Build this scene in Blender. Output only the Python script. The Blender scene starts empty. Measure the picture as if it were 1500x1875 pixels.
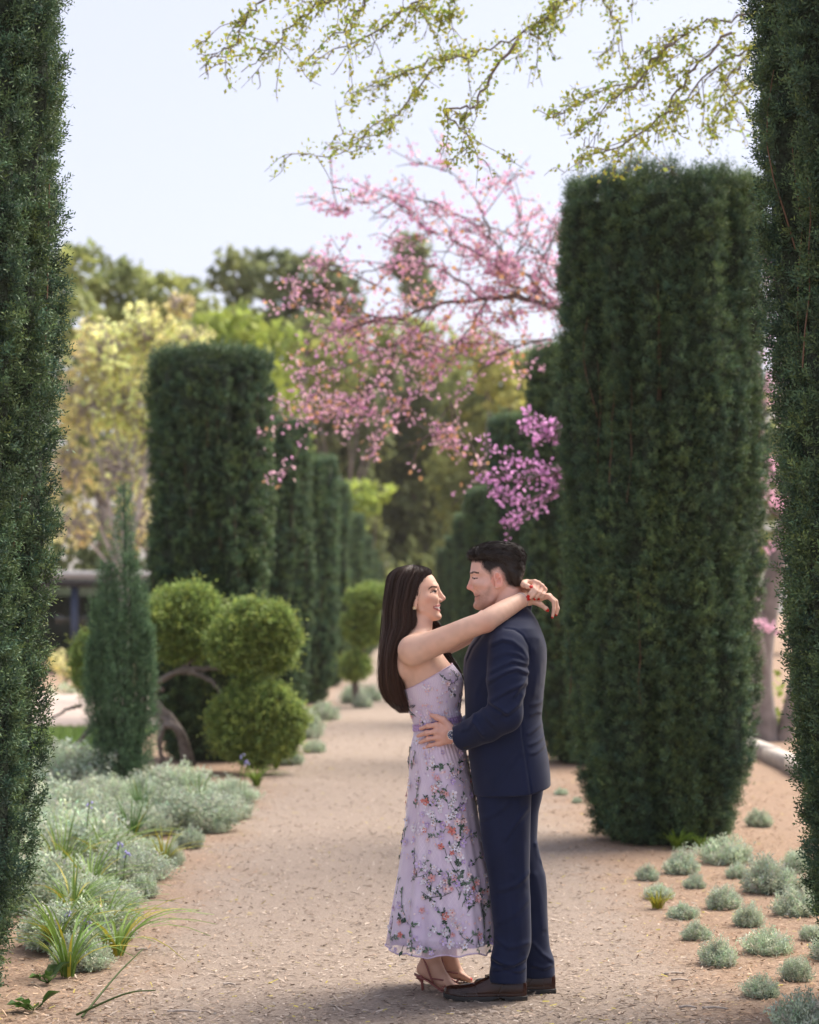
import bpy, math, random
import numpy as np
from math import radians, pi, sin, cos
from mathutils import Vector
random.seed(7)
RNG = np.random.default_rng(11)
SC = bpy.context.scene
COL = SC.collection

# ---------------------------------------------------------------- camera
CAM_H = 1.587                 # eye height in metres
F = 70 / 36 * 1875            # focal length in photograph pixels
VX, VY = 735, 1100            # vanishing point of the path in the photograph
ZOOM = (750, 937.5, 1.0)
cam = bpy.data.cameras.new('camera')
cam.sensor_fit = 'VERTICAL'; cam.sensor_height = 36
cam.lens = 70 * ZOOM[2]
cam.shift_x = (ZOOM[0] - VX) / 1875 * ZOOM[2]
cam.shift_y = (VY - ZOOM[1]) / 1875 * ZOOM[2]
cam.clip_start = 0.1; cam.clip_end = 6000
cam.dof.use_dof = True; cam.dof.focus_distance = 7.98
cam.dof.aperture_fstop = 2.5 * ZOOM[2]
camo = bpy.data.objects.new('camera', cam); COL.objects.link(camo)
camo.location = (0, 0, CAM_H); camo.rotation_euler = (radians(90), 0, 0)
SC.camera = camo

# ---------------------------------------------------------------- light
SUN_EL, SUN_AZ = radians(54), radians(58)      # azimuth measured from +Y towards +X
world = bpy.data.worlds.new('World'); SC.world = world; world.use_nodes = True
wn = world.node_tree.nodes; wl = world.node_tree.links
bg = wn['Background']
sky = wn.new('ShaderNodeTexSky'); sky.sky_type = 'NISHITA'; sky.sun_disc = False
sky.sun_elevation = SUN_EL; sky.sun_rotation = SUN_AZ
sky.air_density = 1.0; sky.dust_density = 3.0; sky.ozone_density = 1.5
veil = wn.new('ShaderNodeMixRGB'); veil.inputs[0].default_value = 0.72
veil.inputs[2].default_value = (3.02, 2.98, 3.5, 1)        # thin even high cloud
wl.new(sky.outputs[0], veil.inputs[1]); wl.new(veil.outputs[0], bg.inputs[0])
bg.inputs[1].default_value = 0.12
sun = bpy.data.lights.new('sun', 'SUN'); sun.energy = 3.2; sun.angle = radians(45); sun.color = (1, .91, .80)
suno = bpy.data.objects.new('sun', sun); COL.objects.link(suno)
sd = Vector((sin(SUN_AZ) * cos(SUN_EL), cos(SUN_AZ) * cos(SUN_EL), sin(SUN_EL)))
suno.rotation_euler = sd.to_track_quat('Z', 'Y').to_euler(); suno.location = (8, 8, 12)
SC.view_settings.view_transform = 'Standard'; SC.view_settings.look = 'None'
SC.view_settings.exposure = 1.25; SC.view_settings.gamma = 1.0
SC.view_settings.use_curve_mapping = False
SC.render.engine = 'CYCLES'
SC.cycles.max_bounces = 6; SC.cycles.diffuse_bounces = 3; SC.cycles.glossy_bounces = 2
SC.cycles.transmission_bounces = 4; SC.cycles.transparent_max_bounces = 8
SC.cycles.volume_bounces = 2; SC.cycles.use_denoising = True

# ---------------------------------------------------------------- helpers
def P(px, py, D):
    """photograph pixel at distance D (metres along the view) -> world point"""
    return np.array([(px - VX) * D / F, D, CAM_H - (py - VY) * D / F])
def G(px, py):
    """photograph pixel on the ground -> world point"""
    D = F * CAM_H / (py - VY)
    return np.array([(px - VX) * D / F, D, 0.0])
def base_of(o):
    v = Vector((0, 0, 0))
    while o is not None:
        v = v + o.location; o = o.parent
    return np.array(v)
def set_mesh(me, V, faces, cols=None, uv=None, smooth=False):
    """faces: list of int arrays (M,3) / (M,4)"""
    V = np.asarray(V, np.float32)
    fs = [np.asarray(f, np.int32) for f in faces if len(f)]
    nl = sum(f.size for f in fs); nf = sum(len(f) for f in fs)
    me.vertices.add(len(V)); me.vertices.foreach_set('co', V.ravel())
    me.loops.add(nl); me.polygons.add(nf)
    li = np.concatenate([f.ravel() for f in fs])
    tot = np.concatenate([np.full(len(f), f.shape[1], np.int32) for f in fs])
    st = np.concatenate([[0], np.cumsum(tot)[:-1]]).astype(np.int32)
    me.loops.foreach_set('vertex_index', li)
    me.polygons.foreach_set('loop_start', st)
    if smooth:
        me.polygons.foreach_set('use_smooth', np.ones(nf, bool))
    if cols is not None:
        c = np.ones((len(V), 4), np.float32); c[:, :3] = cols
        at = me.color_attributes.new('Col', 'FLOAT_COLOR', 'POINT'); at.data.foreach_set('color', c.ravel())
    if uv is not None:
        ul = me.uv_layers.new(name='UVMap'); ul.data.foreach_set('uv', np.asarray(uv, np.float32)[li].ravel())
    me.update(calc_edges=True); me.validate()
def mk(name, V, faces, mat, parent=None, cols=None, uv=None, smooth=False, loc=None):
    """one mesh object; V in world coordinates"""
    me = bpy.data.meshes.new(name)
    off = base_of(parent) if parent is not None else np.zeros(3)
    if loc is not None: off = off + (np.asarray(loc) - off)
    if not isinstance(faces, list): faces = [faces]
    set_mesh(me, np.asarray(V) - off, faces, cols, uv, smooth)
    if mat: me.materials.append(mat)
    o = bpy.data.objects.new(name, me); COL.objects.link(o)
    if parent is not None:
        o.parent = parent
        if loc is not None: o.location = np.asarray(loc) - base_of(parent)
    elif loc is not None: o.location = loc
    return o
def empty(name, loc, label=None, cat=None, group=None):
    o = bpy.data.objects.new(name, None); COL.objects.link(o); o.location = loc
    o.empty_display_size = .2
    tag(o, label, cat, group); return o
def tag(o, label=None, cat=None, group=None, kind=None):
    if label: o['label'] = label
    if cat: o['category'] = cat
    if group: o['group'] = group
    if kind: o['kind'] = kind
    return o
class MB:
    """collects pieces into one mesh"""
    def __init__(s): s.V = []; s.Q = []; s.T = []; s.C = []; s.n = 0
    def add(s, V, f, col=None):
        V = np.asarray(V, float); f = np.asarray(f, int)
        if len(f): (s.Q if f.shape[1] == 4 else s.T).append(f + s.n)
        s.V.append(V); s.n += len(V)
        if col is not None:
            c = np.empty((len(V), 3)); c[:] = col; s.C.append(c)
    def build(s, name, mat, parent=None, smooth=False, loc=None):
        fs = []
        if s.Q: fs.append(np.concatenate(s.Q))
        if s.T: fs.append(np.concatenate(s.T))
        return mk(name, np.concatenate(s.V), fs, mat, parent, np.concatenate(s.C) if s.C else None, None, smooth, loc)
def frame(d):
    d = d / (np.linalg.norm(d) + 1e-12)
    a = np.array([0, 0, 1.]) if abs(d[2]) < .9 else np.array([1., 0, 0])
    u = np.cross(a, d); u /= np.linalg.norm(u); return u, np.cross(d, u)
def tube(pts, rad, n=8, cap=True):
    pts = np.asarray(pts, float); m = len(pts); rad = np.broadcast_to(rad, (m,)).astype(float)
    V = []; up = None
    for i in range(m):
        d = pts[min(i + 1, m - 1)] - pts[max(i - 1, 0)]
        d = d / (np.linalg.norm(d) + 1e-12)
        if up is None: u, w = frame(d)
        else:
            u = up - d * np.dot(up, d); nu = np.linalg.norm(u)
            u = u / nu if nu > 1e-6 else frame(d)[0]; w = np.cross(d, u)
        up = u
        for k in range(n):
            a = 2 * pi * k / n; V.append(pts[i] + rad[i] * (cos(a) * u + sin(a) * w))
    Fq = []
    for i in range(m - 1):
        for k in range(n):
            k2 = (k + 1) % n; Fq.append((i * n + k, i * n + k2, (i + 1) * n + k2, (i + 1) * n + k))
    if cap and n % 2 == 0:
        for b, rev in ((0, True), ((m - 1) * n, False)):
            for k in range(1, n // 2):
                q = [b + k - 1, b + k, b + n - k - 1 if True else 0, b + (n - k) % n]
                q = [b + (k - 1), b + k, b + (n - 1 - k), b + (n - k) % n]
                if len(set(q)) == 4: Fq.append(tuple(q[::-1] if rev else q))
    return np.array(V), np.array(Fq)
def box(c, s, rz=0.0):
    c = np.asarray(c, float); s = np.asarray(s, float) / 2
    V = np.array([[x, y, z] for x in (-1, 1) for y in (-1, 1) for z in (-1, 1)], float) * s
    if rz:
        a, b = cos(rz), sin(rz); V = np.stack([V[:, 0] * a - V[:, 1] * b, V[:, 0] * b + V[:, 1] * a, V[:, 2]], 1)
    f = [(0, 1, 3, 2), (4, 6, 7, 5), (0, 4, 5, 1), (2, 3, 7, 6), (0, 2, 6, 4), (1, 5, 7, 3)]
    return V + c, np.array(f)
def spline(pts, n):
    """Catmull-Rom through pts"""
    p = np.asarray(pts, float); p = np.vstack([2 * p[0] - p[1], p, 2 * p[-1] - p[-2]])
    out = []; m = len(p) - 3
    for t in np.linspace(0, m - 1e-9, n):
        i = int(t); u = t - i; a, b, c, d = p[i:i + 4]
        out.append(.5 * (2 * b + (c - a) * u + (2 * a - 5 * b + 4 * c - d) * u * u + (3 * b - a - 3 * c + d) * u ** 3))
    return np.array(out)
_perm = RNG.random((64, 64, 64)).astype(np.float32)
def vnoise(x, y, z):
    """smooth value noise in 0..1, arrays"""
    x, y, z = np.broadcast_arrays(np.asarray(x, np.float32), np.asarray(y, np.float32), np.asarray(z, np.float32))
    xi = np.floor(x).astype(int); yi = np.floor(y).astype(int); zi = np.floor(z).astype(int)
    fx, fy, fz = x - xi, y - yi, z - zi
    fx = fx * fx * (3 - 2 * fx); fy = fy * fy * (3 - 2 * fy); fz = fz * fz * (3 - 2 * fz)
    r = 0
    for a in (0, 1):
        for b in (0, 1):
            for c in (0, 1):
                w = (fx if a else 1 - fx) * (fy if b else 1 - fy) * (fz if c else 1 - fz)
                r = r + w * _perm[(xi + a) & 63, (yi + b) & 63, (zi + c) & 63]
    return r

# ---------------------------------------------------------------- materials
def mat_new(name):
    m = bpy.data.materials.new(name); m.use_nodes = True
    nt = m.node_tree; return m, nt.nodes, nt.links, nt.nodes['Principled BSDF']
def plain(name, col, rough=.6, metal=0, spec=.5, noise=None, bump=None, sheen=0):
    m, n, l, b = mat_new(name)
    b.inputs['Base Color'].default_value = (*col, 1); b.inputs['Roughness'].default_value = rough
    b.inputs['Metallic'].default_value = metal; b.inputs['Specular IOR Level'].default_value = spec
    if sheen: b.inputs['Sheen Weight'].default_value = sheen; b.inputs['Sheen Roughness'].default_value = .4
    tc = n.new('ShaderNodeTexCoord')
    if noise:
        sc, amt = noise
        t = n.new('ShaderNodeTexNoise'); t.inputs['Scale'].default_value = sc; t.inputs['Detail'].default_value = 5
        l.new(tc.outputs['Object'], t.inputs['Vector'])
        r = n.new('ShaderNodeMapRange'); r.inputs[1].default_value = .3; r.inputs[2].default_value = .7
        r.inputs[3].default_value = 1 - amt; r.inputs[4].default_value = 1 + amt; l.new(t.outputs[0], r.inputs[0])
        mx = n.new('ShaderNodeVectorMath'); mx.operation = 'SCALE'; mx.inputs[0].default_value = col
        l.new(r.outputs[0], mx.inputs['Scale']); l.new(mx.outputs[0], b.inputs['Base Color'])
    if bump:
        sc, st, dist = bump
        t = n.new('ShaderNodeTexNoise'); t.inputs['Scale'].default_value = sc; t.inputs['Detail'].default_value = 4
        l.new(tc.outputs['Object'], t.inputs['Vector'])
        bp = n.new('ShaderNodeBump'); bp.inputs['Strength'].default_value = st; bp.inputs['Distance'].default_value = dist
        l.new(t.outputs[0], bp.inputs['Height']); l.new(bp.outputs[0], b.inputs['Normal'])
    return m
def leafmat(name, col, trans=.35, rough=.55, var=.35, spec=.3, attr=True):
    """leaf: base colour times the per-leaf colour attribute, part of the light passes through"""
    m, n, l, b = mat_new(name)
    b.inputs['Roughness'].default_value = rough; b.inputs['Specular IOR Level'].default_value = spec
    at = n.new('ShaderNodeAttribute'); at.attribute_name = 'Col'
    oi = n.new('ShaderNodeObjectInfo')
    mr = n.new('ShaderNodeMapRange'); mr.inputs[3].default_value = 1 - var * .4; mr.inputs[4].default_value = 1 + var * .4
    l.new(oi.outputs['Random'], mr.inputs[0])
    c0 = n.new('ShaderNodeVectorMath'); c0.operation = 'MULTIPLY'; c0.inputs[0].default_value = col
    l.new(at.outputs['Color'], c0.inputs[1])
    c1 = n.new('ShaderNodeVectorMath'); c1.operation = 'SCALE'; l.new(c0.outputs[0], c1.inputs[0]); l.new(mr.outputs[0], c1.inputs['Scale'])
    l.new(c1.outputs[0], b.inputs['Base Color'])
    if trans > 0:
        tr = n.new('ShaderNodeBsdfTranslucent'); l.new(c1.outputs[0], tr.inputs[0])
        mx = n.new('ShaderNodeMixShader'); mx.inputs[0].default_value = trans
        l.new(b.outputs[0], mx.inputs[1]); l.new(tr.outputs[0], mx.inputs[2])
        l.new(mx.outputs[0], n['Material Output'].inputs[0])
    return m
def attrmat(name, rough=.5, spec=.4, sss=0.0, bump=None, coat=0):
    m, n, l, b = mat_new(name)
    b.inputs['Roughness'].default_value = rough; b.inputs['Specular IOR Level'].default_value = spec
    at = n.new('ShaderNodeAttribute'); at.attribute_name = 'Col'; l.new(at.outputs['Color'], b.inputs['Base Color'])
    if sss:
        b.inputs['Subsurface Weight'].default_value = sss; b.inputs['Subsurface Radius'].default_value = (1, .35, .2)
        b.inputs['Subsurface Scale'].default_value = .008
    if coat: b.inputs['Coat Weight'].default_value = coat; b.inputs['Coat Roughness'].default_value = .1
    if bump:
        tc = n.new('ShaderNodeTexCoord'); sc, st, dist = bump
        t = n.new('ShaderNodeTexNoise'); t.inputs['Scale'].default_value = sc; t.inputs['Detail'].default_value = 4
        l.new(tc.outputs['Object'], t.inputs['Vector'])
        bp = n.new('ShaderNodeBump'); bp.inputs['Strength'].default_value = st; bp.inputs['Distance'].default_value = dist
        l.new(t.outputs[0], bp.inputs['Height']); l.new(bp.outputs[0], b.inputs['Normal'])
    return m

# ================================================================ the setting: ground, lawn, paving, hills
def ground_material():
    m, n, l, b = mat_new('mulch_ground')
    tc = n.new('ShaderNodeTexCoord'); sx = n.new('ShaderNodeSeparateXYZ'); l.new(tc.outputs['Object'], sx.inputs[0])
    def noise(sc, det=6, rough=.6):
        t = n.new('ShaderNodeTexNoise'); t.inputs['Scale'].default_value = sc; t.inputs['Detail'].default_value = det; t.inputs['Roughness'].default_value = rough
        l.new(tc.outputs['Object'], t.inputs['Vector']); return t.outputs[0]
    def mr(src, a, b_, c=0, d=1):
        r = n.new('ShaderNodeMapRange'); r.inputs[1].default_value = a; r.inputs[2].default_value = b_; r.inputs[3].default_value = c; r.inputs[4].default_value = d; l.new(src, r.inputs[0]); return r.outputs[0]
    def mix(f, a, c):
        x = n.new('ShaderNodeMixRGB'); l.new(f, x.inputs[0])
        for i, v in ((1, a), (2, c)):
            if isinstance(v, tuple): x.inputs[i].default_value = (*v, 1)
            else: l.new(v, x.inputs[i])
        return x.outputs[0]
    ab = n.new('ShaderNodeMath'); ab.operation = 'ABSOLUTE'; l.new(sx.outputs[0], ab.inputs[0])
    ad = n.new('ShaderNodeMath'); ad.operation = 'ADD'; l.new(ab.outputs[0], ad.inputs[0]); l.new(mr(noise(1.6), .2, .8, -.35, .35), ad.inputs[1])
    edge = mr(ad.outputs[0], .95, 1.45)
    fine = noise(75, 7, .75); mid = noise(9, 6, .7)
    path = mix(mr(fine, .35, .65), (.205, .16, .128), (.43, .352, .292))
    mul = mix(mr(fine, .35, .65), (.195, .125, .083), (.43, .312, .228))
    col = mix(edge, path, mul)
    col = mix(mr(mid, .5, .75, 0, .35), col, (.28, .215, .155)); col = mix(mr(noise(.8, 4, .6), .52, .70, 0, .30), col, (.24, .19, .155))
    pet = noise(38, 3, .5); col = mix(mr(pet, .66, .72, 0, .55), col, (.50, .42, .12))
    l.new(col, b.inputs['Base Color']); b.inputs['Roughness'].default_value = .9; b.inputs['Specular IOR Level'].default_value = .15
    bp = n.new('ShaderNodeBump'); bp.inputs['Strength'].default_value = .7; bp.inputs['Distance'].default_value = .012; l.new(fine, bp.inputs['Height']); l.new(bp.outputs[0], b.inputs['Normal'])
    return m
M_GROUND = ground_material()
M_BARK = plain('grey_bark', (.17, .14, .12), rough=.9, noise=(14, .35), bump=(40, .8, .02))
M_TWIG = plain('twig', (.20, .16, .145), rough=.9)
def build_setting():
    nx, ny = 60, 90
    xs = np.concatenate([np.linspace(-330, -6, 12), np.linspace(-5.5, 5.5, 40), np.linspace(6, 330, 12)]); ys = np.concatenate([[-30], np.linspace(2, 30, 70), np.linspace(32, 380, 20)])
    X, Y = np.meshgrid(xs, ys)
    Z = np.where((Y < 31) & (np.abs(X) < 6), (vnoise(X * .9, Y * .9, 0) - .5) * .03, 0)
    Z = Z * np.clip((np.abs(X) - .7) / 1.0, .15, 1)
    V = np.stack([X, Y, Z], -1).reshape(-1, 3); k = len(xs)
    Fq = np.array([(i * k + j, i * k + j + 1, (i + 1) * k + j + 1, (i + 1) * k + j) for i in range(len(ys) - 1) for j in range(k - 1)])
    tag(mk('ground', V, Fq, M_GROUND, smooth=True), kind='structure')
    # lawn and paving beside the avenue
    V, f = box((-10.5, 19.8, .012), (15, 9.4, .05)); tag(mk('lawn', V, f, plain('lawn_grass', (.16, .24, .05), rough=.9, noise=(5, .3), bump=(120, .9, .03))), kind='structure')
    V, f = box((-10.5, 29.0, .02), (15.2, 8.6, .06)); tag(mk('paving', V, f, plain('pink_paving', (.44, .36, .32), rough=.85, noise=(3, .12), bump=(60, .3, .01))), kind='structure')
    rng = np.random.default_rng(21); N = 26000
    p = np.stack([rng.uniform(-7, -3.02, N), rng.uniform(15.2, 24.4, N), np.full(N, .035)], 1); a = rng.uniform(0, 2 * pi, N); hgt = rng.uniform(.03, .07, N)
    d = np.stack([np.cos(a), np.sin(a), 0 * a], 1) * .006; t = p + np.stack([rng.normal(0, .015, N), rng.normal(0, .015, N), hgt], 1)
    V = np.stack([p - d, p + d, t], 1).reshape(-1, 3); c = np.array((.16, .25, .05)) * rng.uniform(.7, 1.35, (N, 1))
    tag(mk('lawn_grass', V, np.arange(3 * N).reshape(-1, 3), attrmat('grass_blade', .6, .3), cols=np.repeat(c, 3, 0)), 'short bright green lawn grass beyond the left flower bed', 'grass', kind='stuff')
    # edging stones beyond the right-hand columns
    mcon = plain('pale_concrete', (.48, .43, .38), rough=.9, noise=(12, .2), bump=(80, .4, .01))
    kb = empty('kerb', (3.66, 16, 0)); tag(kb, kind='structure')
    for i in range(12):
        y0 = 11 + i * 1.25; V, f = box((3.66 + .02 * sin(i * 2.1), y0 + .62, .05), (.17, 1.235, .15 + .01 * sin(i)), .01 * sin(i * 3)); mk('edging_stone', V, f, mcon, kb)
    # far hills
    xs = np.linspace(-300, 310, 120); rows = []
    for t in np.linspace(0, 1, 14):
        h = 35 + 5 * np.sin(xs / 62 + 1) + 2.6 * np.sin(xs / 19) - 13 * np.exp(-((xs + 30) / 60) ** 2) + 1.6 * np.sin(xs / 8 + 2)
        rows.append(np.stack([xs, 235 + 90 * t + 6 * np.sin(xs / 26), -.5 + h * sin(t * pi / 2) * (1 + .03 * np.sin(xs / 6.6 + t * 9))], -1))
    V = np.concatenate(rows); k = 120; Fq = np.array([(i * k + j, i * k + j + 1, (i + 1) * k + j + 1, (i + 1) * k + j) for i in range(13) for j in range(k - 1)])
    tag(mk('hills', V, Fq, plain('dry_scrub', (.24, .23, .21), rough=1, spec=0, noise=(.06, .3)), smooth=True), kind='structure')
build_setting()
def build_pavilion():
    dk = plain('dark_paint', (.022, .026, .032), rough=.6, noise=(6, .2)); lt = plain('pale_roof', (.36, .36, .36), rough=.7, noise=(2, .1)); bl = plain('blue_post_paint', (.03, .045, .085), rough=.5, noise=(8, .2))
    D = 44; r = empty('pavilion', (-7.5, D, 0), 'low garden pavilion with pale flat roof and dark posts beyond the lawn', 'pavilion')
    V, f = box((-8.0, D + 1.6, 2.16), (5.4, 4.6, .16)); mk('roof', V, f, lt, r)
    V, f = box((-8.0, D + 1.6, 1.99), (5.25, 4.45, .16)); mk('fascia', V, f, dk, r)
    for x in (-10.5, -8.9, -7.15, -5.5):
        for y in (D - .4, D + 3.5):
            V, f = box((x, y, .97), (.16, .16, 1.86)); mk('post', V, f, bl, r)
    V, f = box((-8.0, D + 3.7, 1.0), (5.0, .1, 1.8)); mk('back_wall', V, f, plain('green_wall', (.05, .075, .045), rough=.8, noise=(1.5, .4)), r)
    for i in range(3):
        V, f = box((-9.6 + i * 1.7, D + 3.62, 1.15), (1.2, .05, 1.1)); mk('window', V, f, plain('dark_glass', (.05, .07, .06), rough=.1, spec=.7), r)
build_pavilion()


# pale even air round the whole garden, so that far things fade
def build_haze():
    m = bpy.data.materials.new('haze_air'); m.use_nodes = True; n = m.node_tree.nodes; n.remove(n['Principled BSDF'])
    v = n.new('ShaderNodeVolumePrincipled'); v.inputs['Color'].default_value = (.95, .95, .95, 1); v.inputs['Density'].default_value = .0003; v.inputs['Anisotropy'].default_value = .2
    m.node_tree.links.new(v.outputs[0], n['Material Output'].inputs['Volume'])
    V, f = box((0, 180, 21.5), (680, 440, 45)); tag(mk('haze', V, f, m), 'pale even haze filling the air of the garden', 'haze', kind='stuff')
build_haze()

# ================================================================ foliage generators
M_YEW = leafmat('yew_needles', (.092, .152, .076), trans=.18, rough=.55, var=.25, spec=.28)
M_YEWCORE = plain('yew_dark_core', (.026, .042, .022), rough=.95, noise=(70, .85), bump=(60, 1.0, .03))  # dark mottle imitating deeper leaves on the added cores; also the young yew trunk
M_YEWSTEM = plain('yew_stem', (.15, .085, .05), rough=.8, noise=(30, .3))
def needles(p, t, roll, L, nn, nl, nw, rng, tone, tip=0.0):
    """sprigs: at p, along t with length L, nn needles each; returns V, Q, C"""
    N = len(p); t = t / np.linalg.norm(t, axis=1, keepdims=True)
    u = np.cross(t, rng.normal(size=(N, 3))); u /= np.linalg.norm(u, axis=1, keepdims=True); w = np.cross(t, u)
    j = np.arange(nn); s = (j + .3) / nn
    ang = j * 2.4 + roll[:, None]
    side = u[:, None] * np.cos(ang)[..., None] + w[:, None] * np.sin(ang)[..., None]
    bp = p[:, None] + t[:, None] * (s[None, :, None] * L[:, None, None])
    d = t[:, None] * .75 + side * .8 + rng.normal(0, .12, (N, nn, 3)); d /= np.linalg.norm(d, axis=2, keepdims=True)
    ln = nl * rng.uniform(.75, 1.2, (N, nn, 1)) * (1 - .35 * s[None, :, None] ** 3)
    b = np.cross(d, rng.normal(size=(N, nn, 3))); b /= np.linalg.norm(b, axis=2, keepdims=True)
    V = np.stack([bp, bp + d * ln * .5 + b * nw, bp + d * ln, bp + d * ln * .5 - b * nw], 2).reshape(-1, 3)
    Q = np.arange(len(V)).reshape(-1, 4)
    tg = 1 + tip * (s - .5)[None, :, None] * np.array([1.1, 1.0, .5])
    C = np.repeat((tone[:, None] * tg).reshape(-1, 3), 4, 0)
    return V, Q, C
def yew_mesh(seed, R, H, dens, per, nn, nl, nw, sl, taper=.1, spike=1.0, back=1.0):
    """upright clipped column of yew, local coordinates; returns (foliage, core, stems)"""
    rng = np.random.default_rng(seed); o1, o2 = rng.uniform(0, 40, 2)
    def rad(th, z):
        t = z / H
        body = R * (1 - taper + taper * np.clip(t * 1.6, 0, 1)) * np.interp(z, [0, .06, .25, .55, .9, H - .25, H - .06, H], [.66, .74, .86, .95, 1, 1.0, .97, .88])
        c, s = np.cos(th), np.sin(th)
        n1 = vnoise(c * 2.6 + o1, s * 2.6 + 9, z * .55 + o2); n2 = vnoise(c * 6.5 + o2, s * 6.5 + 5, z * .9 + o1); n3 = vnoise(c * 13 + 2, s * 13 + o1, z * 3.4)
        crev = np.clip((.42 - n2) / .14, 0, 1)
        return body * (1 + .12 * (n1 - .5) + .13 * (n2 - .5) + .10 * (n3 - .5) - .085 * crev), n2, n3
    # tufts: each a small fan of short shoots, some proud of the clipped face and some set back
    area = 2 * pi * R * H; Nc = int(area * dens); th = rng.uniform(0, 2 * pi, Nc); kp = (np.abs(((th + pi / 2 + pi) % (2 * pi)) - pi) < 1.95) | (rng.random(Nc) < back); th = th[kp]; Nc = len(th); z = rng.uniform(.04, H - .02, Nc); r, n2, n3 = rad(th, z)
    off = rng.uniform(-.045, .012, Nc); out = np.stack([np.cos(th), np.sin(th), 0 * th], 1); c0 = out * (r + off)[:, None]; c0[:, 2] = z
    t0 = out * .75 + np.array([0, 0, .65]) + rng.normal(0, .28, (Nc, 3)); bott = (z < .45)[:, None]; t0 = np.where(bott, out * .95 + np.array([0, 0, -.05]) + rng.normal(0, .3, (Nc, 3)), t0); t0 /= np.linalg.norm(t0, axis=1, keepdims=True)
    tt0 = rng.uniform(.62, 1.38, (Nc, 1)) * (1 + rng.normal(0, .22, (Nc, 1)) * np.array([.5, .2, -.25]))
    N = Nc * per; rep = lambda q: np.repeat(q, per, 0); L = sl * rng.uniform(.65, 1.25, N)
    t = rep(t0) + rng.normal(0, .42, (N, 3)); p = rep(c0) - rep(t0) * sl * 1.0 + rng.normal(0, .010, (N, 3)); tuft_tone = rep(tt0)
    # top cap
    Nt = int(pi * R * R * dens * per * 1.0); a = rng.uniform(0, 2 * pi, Nt); q = np.sqrt(rng.random(Nt)) * R * .97
    zt = H - .05 + .07 * (vnoise(np.cos(a) * q * 9 + o1, np.sin(a) * q * 9, 3) - .5) * 2 + rng.uniform(-.05, .03, Nt)
    pt = np.stack([np.cos(a) * q, np.sin(a) * q, zt], 1); tt = rng.normal(0, .28, (Nt, 3)) + np.array([0, 0, 1.]); Lt = sl * rng.uniform(.7, 1.6, Nt)
    p = np.concatenate([p, pt]); t = np.concatenate([t, tt]); L = np.concatenate([L, Lt])
    cl = vnoise(p[:, 0] * 7, p[:, 1] * 7, p[:, 2] * 2.2 + o1); yl = np.clip(rng.normal(0, .25, len(p)) + (cl - .5), -.3, .6)[:, None]
    tone = (1.0 + .5 * (cl - .5))[:, None] * rng.uniform(.8, 1.2, (len(p), 1)) * np.concatenate([tuft_tone, np.ones((Nt, 3))]) * (1 + yl * np.array([.55, .28, -.25]))
    V, Q, C = needles(p, t, rng.uniform(0, 6, len(p)), L, nn, nl, nw, rng, tone, .7)
    # stray shoots that break the clipped outline
    Ns = int(260 * spike * H * R); th = rng.uniform(0, 2 * pi, Ns); z = rng.uniform(.3, H - .1, Ns); r, _, _ = rad(th, z); out = np.stack([np.cos(th), np.sin(th), 0 * th], 1)
    ps = out * (r - .02)[:, None]; ps[:, 2] = z; ts = out * .55 + np.array([0, 0, .8]) + rng.normal(0, .2, (Ns, 3)); Ls = rng.uniform(.04, .10, Ns)
    Nu = int(620 * spike * R); a = rng.uniform(0, 2 * pi, Nu); q = R * np.sqrt(rng.uniform(.25, 1, Nu)) * .97; pu = np.stack([np.cos(a) * q, np.sin(a) * q, H - .06 + 0 * a], 1)
    tu = rng.normal(0, .13, (Nu, 3)) + np.array([0, 0, 1.]); Lu = (.04 + .20 * rng.random(Nu) ** 2.2) * spike ** .5
    p2 = np.concatenate([ps, pu]); t2 = np.concatenate([ts, tu]); L2 = np.concatenate([Ls, Lu]); m = len(p2)
    V2, Q2, C2 = needles(p2, t2, rng.uniform(0, 6, m), L2, nn * 2, nl, nw, rng, rng.uniform(.8, 1.35, (m, 1)) * np.array([1.1, 1.06, .95]))
    V = np.concatenate([V, V2]); Q = np.concatenate([Q, Q2 + Q[-1, -1] + 1]); C = np.concatenate([C, C2])
    me = bpy.data.meshes.new('foliage'); set_mesh(me, V, [Q], C); me.materials.append(M_YEW)
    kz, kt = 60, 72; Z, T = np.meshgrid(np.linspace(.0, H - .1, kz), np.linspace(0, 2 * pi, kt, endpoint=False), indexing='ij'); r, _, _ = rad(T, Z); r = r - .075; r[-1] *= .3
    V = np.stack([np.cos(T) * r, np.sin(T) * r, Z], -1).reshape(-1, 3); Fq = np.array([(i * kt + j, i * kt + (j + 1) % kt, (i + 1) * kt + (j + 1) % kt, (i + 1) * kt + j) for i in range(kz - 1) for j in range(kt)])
    mc = bpy.data.meshes.new('dark_core'); set_mesh(mc, V, [Fq], smooth=True); mc.materials.append(M_YEWCORE)  # solid dark shell added inside the column to block light, no separate twigs
    b = MB()
    for i in range(int(48 * R)):
        th = rng.uniform(0, 2 * pi); z0 = rng.uniform(.1, H * .85); L_ = rng.uniform(.25, .9); zz_ = np.linspace(z0, min(H - .05, z0 + L_), 6); tw = th + np.cumsum(rng.normal(0, .012, 6)); r, _, _ = rad(tw, zz_)
        b.add(*tube(np.stack([np.cos(tw) * (r - .03), np.sin(tw) * (r - .03), zz_], 1), np.linspace(.0036, .0018, 6), 5, False))
    ms = bpy.data.meshes.new('stem'); set_mesh(ms, np.concatenate(b.V), [np.concatenate(b.Q)], smooth=True); ms.materials.append(M_YEWSTEM)
    return me, mc, ms, R, H
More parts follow.
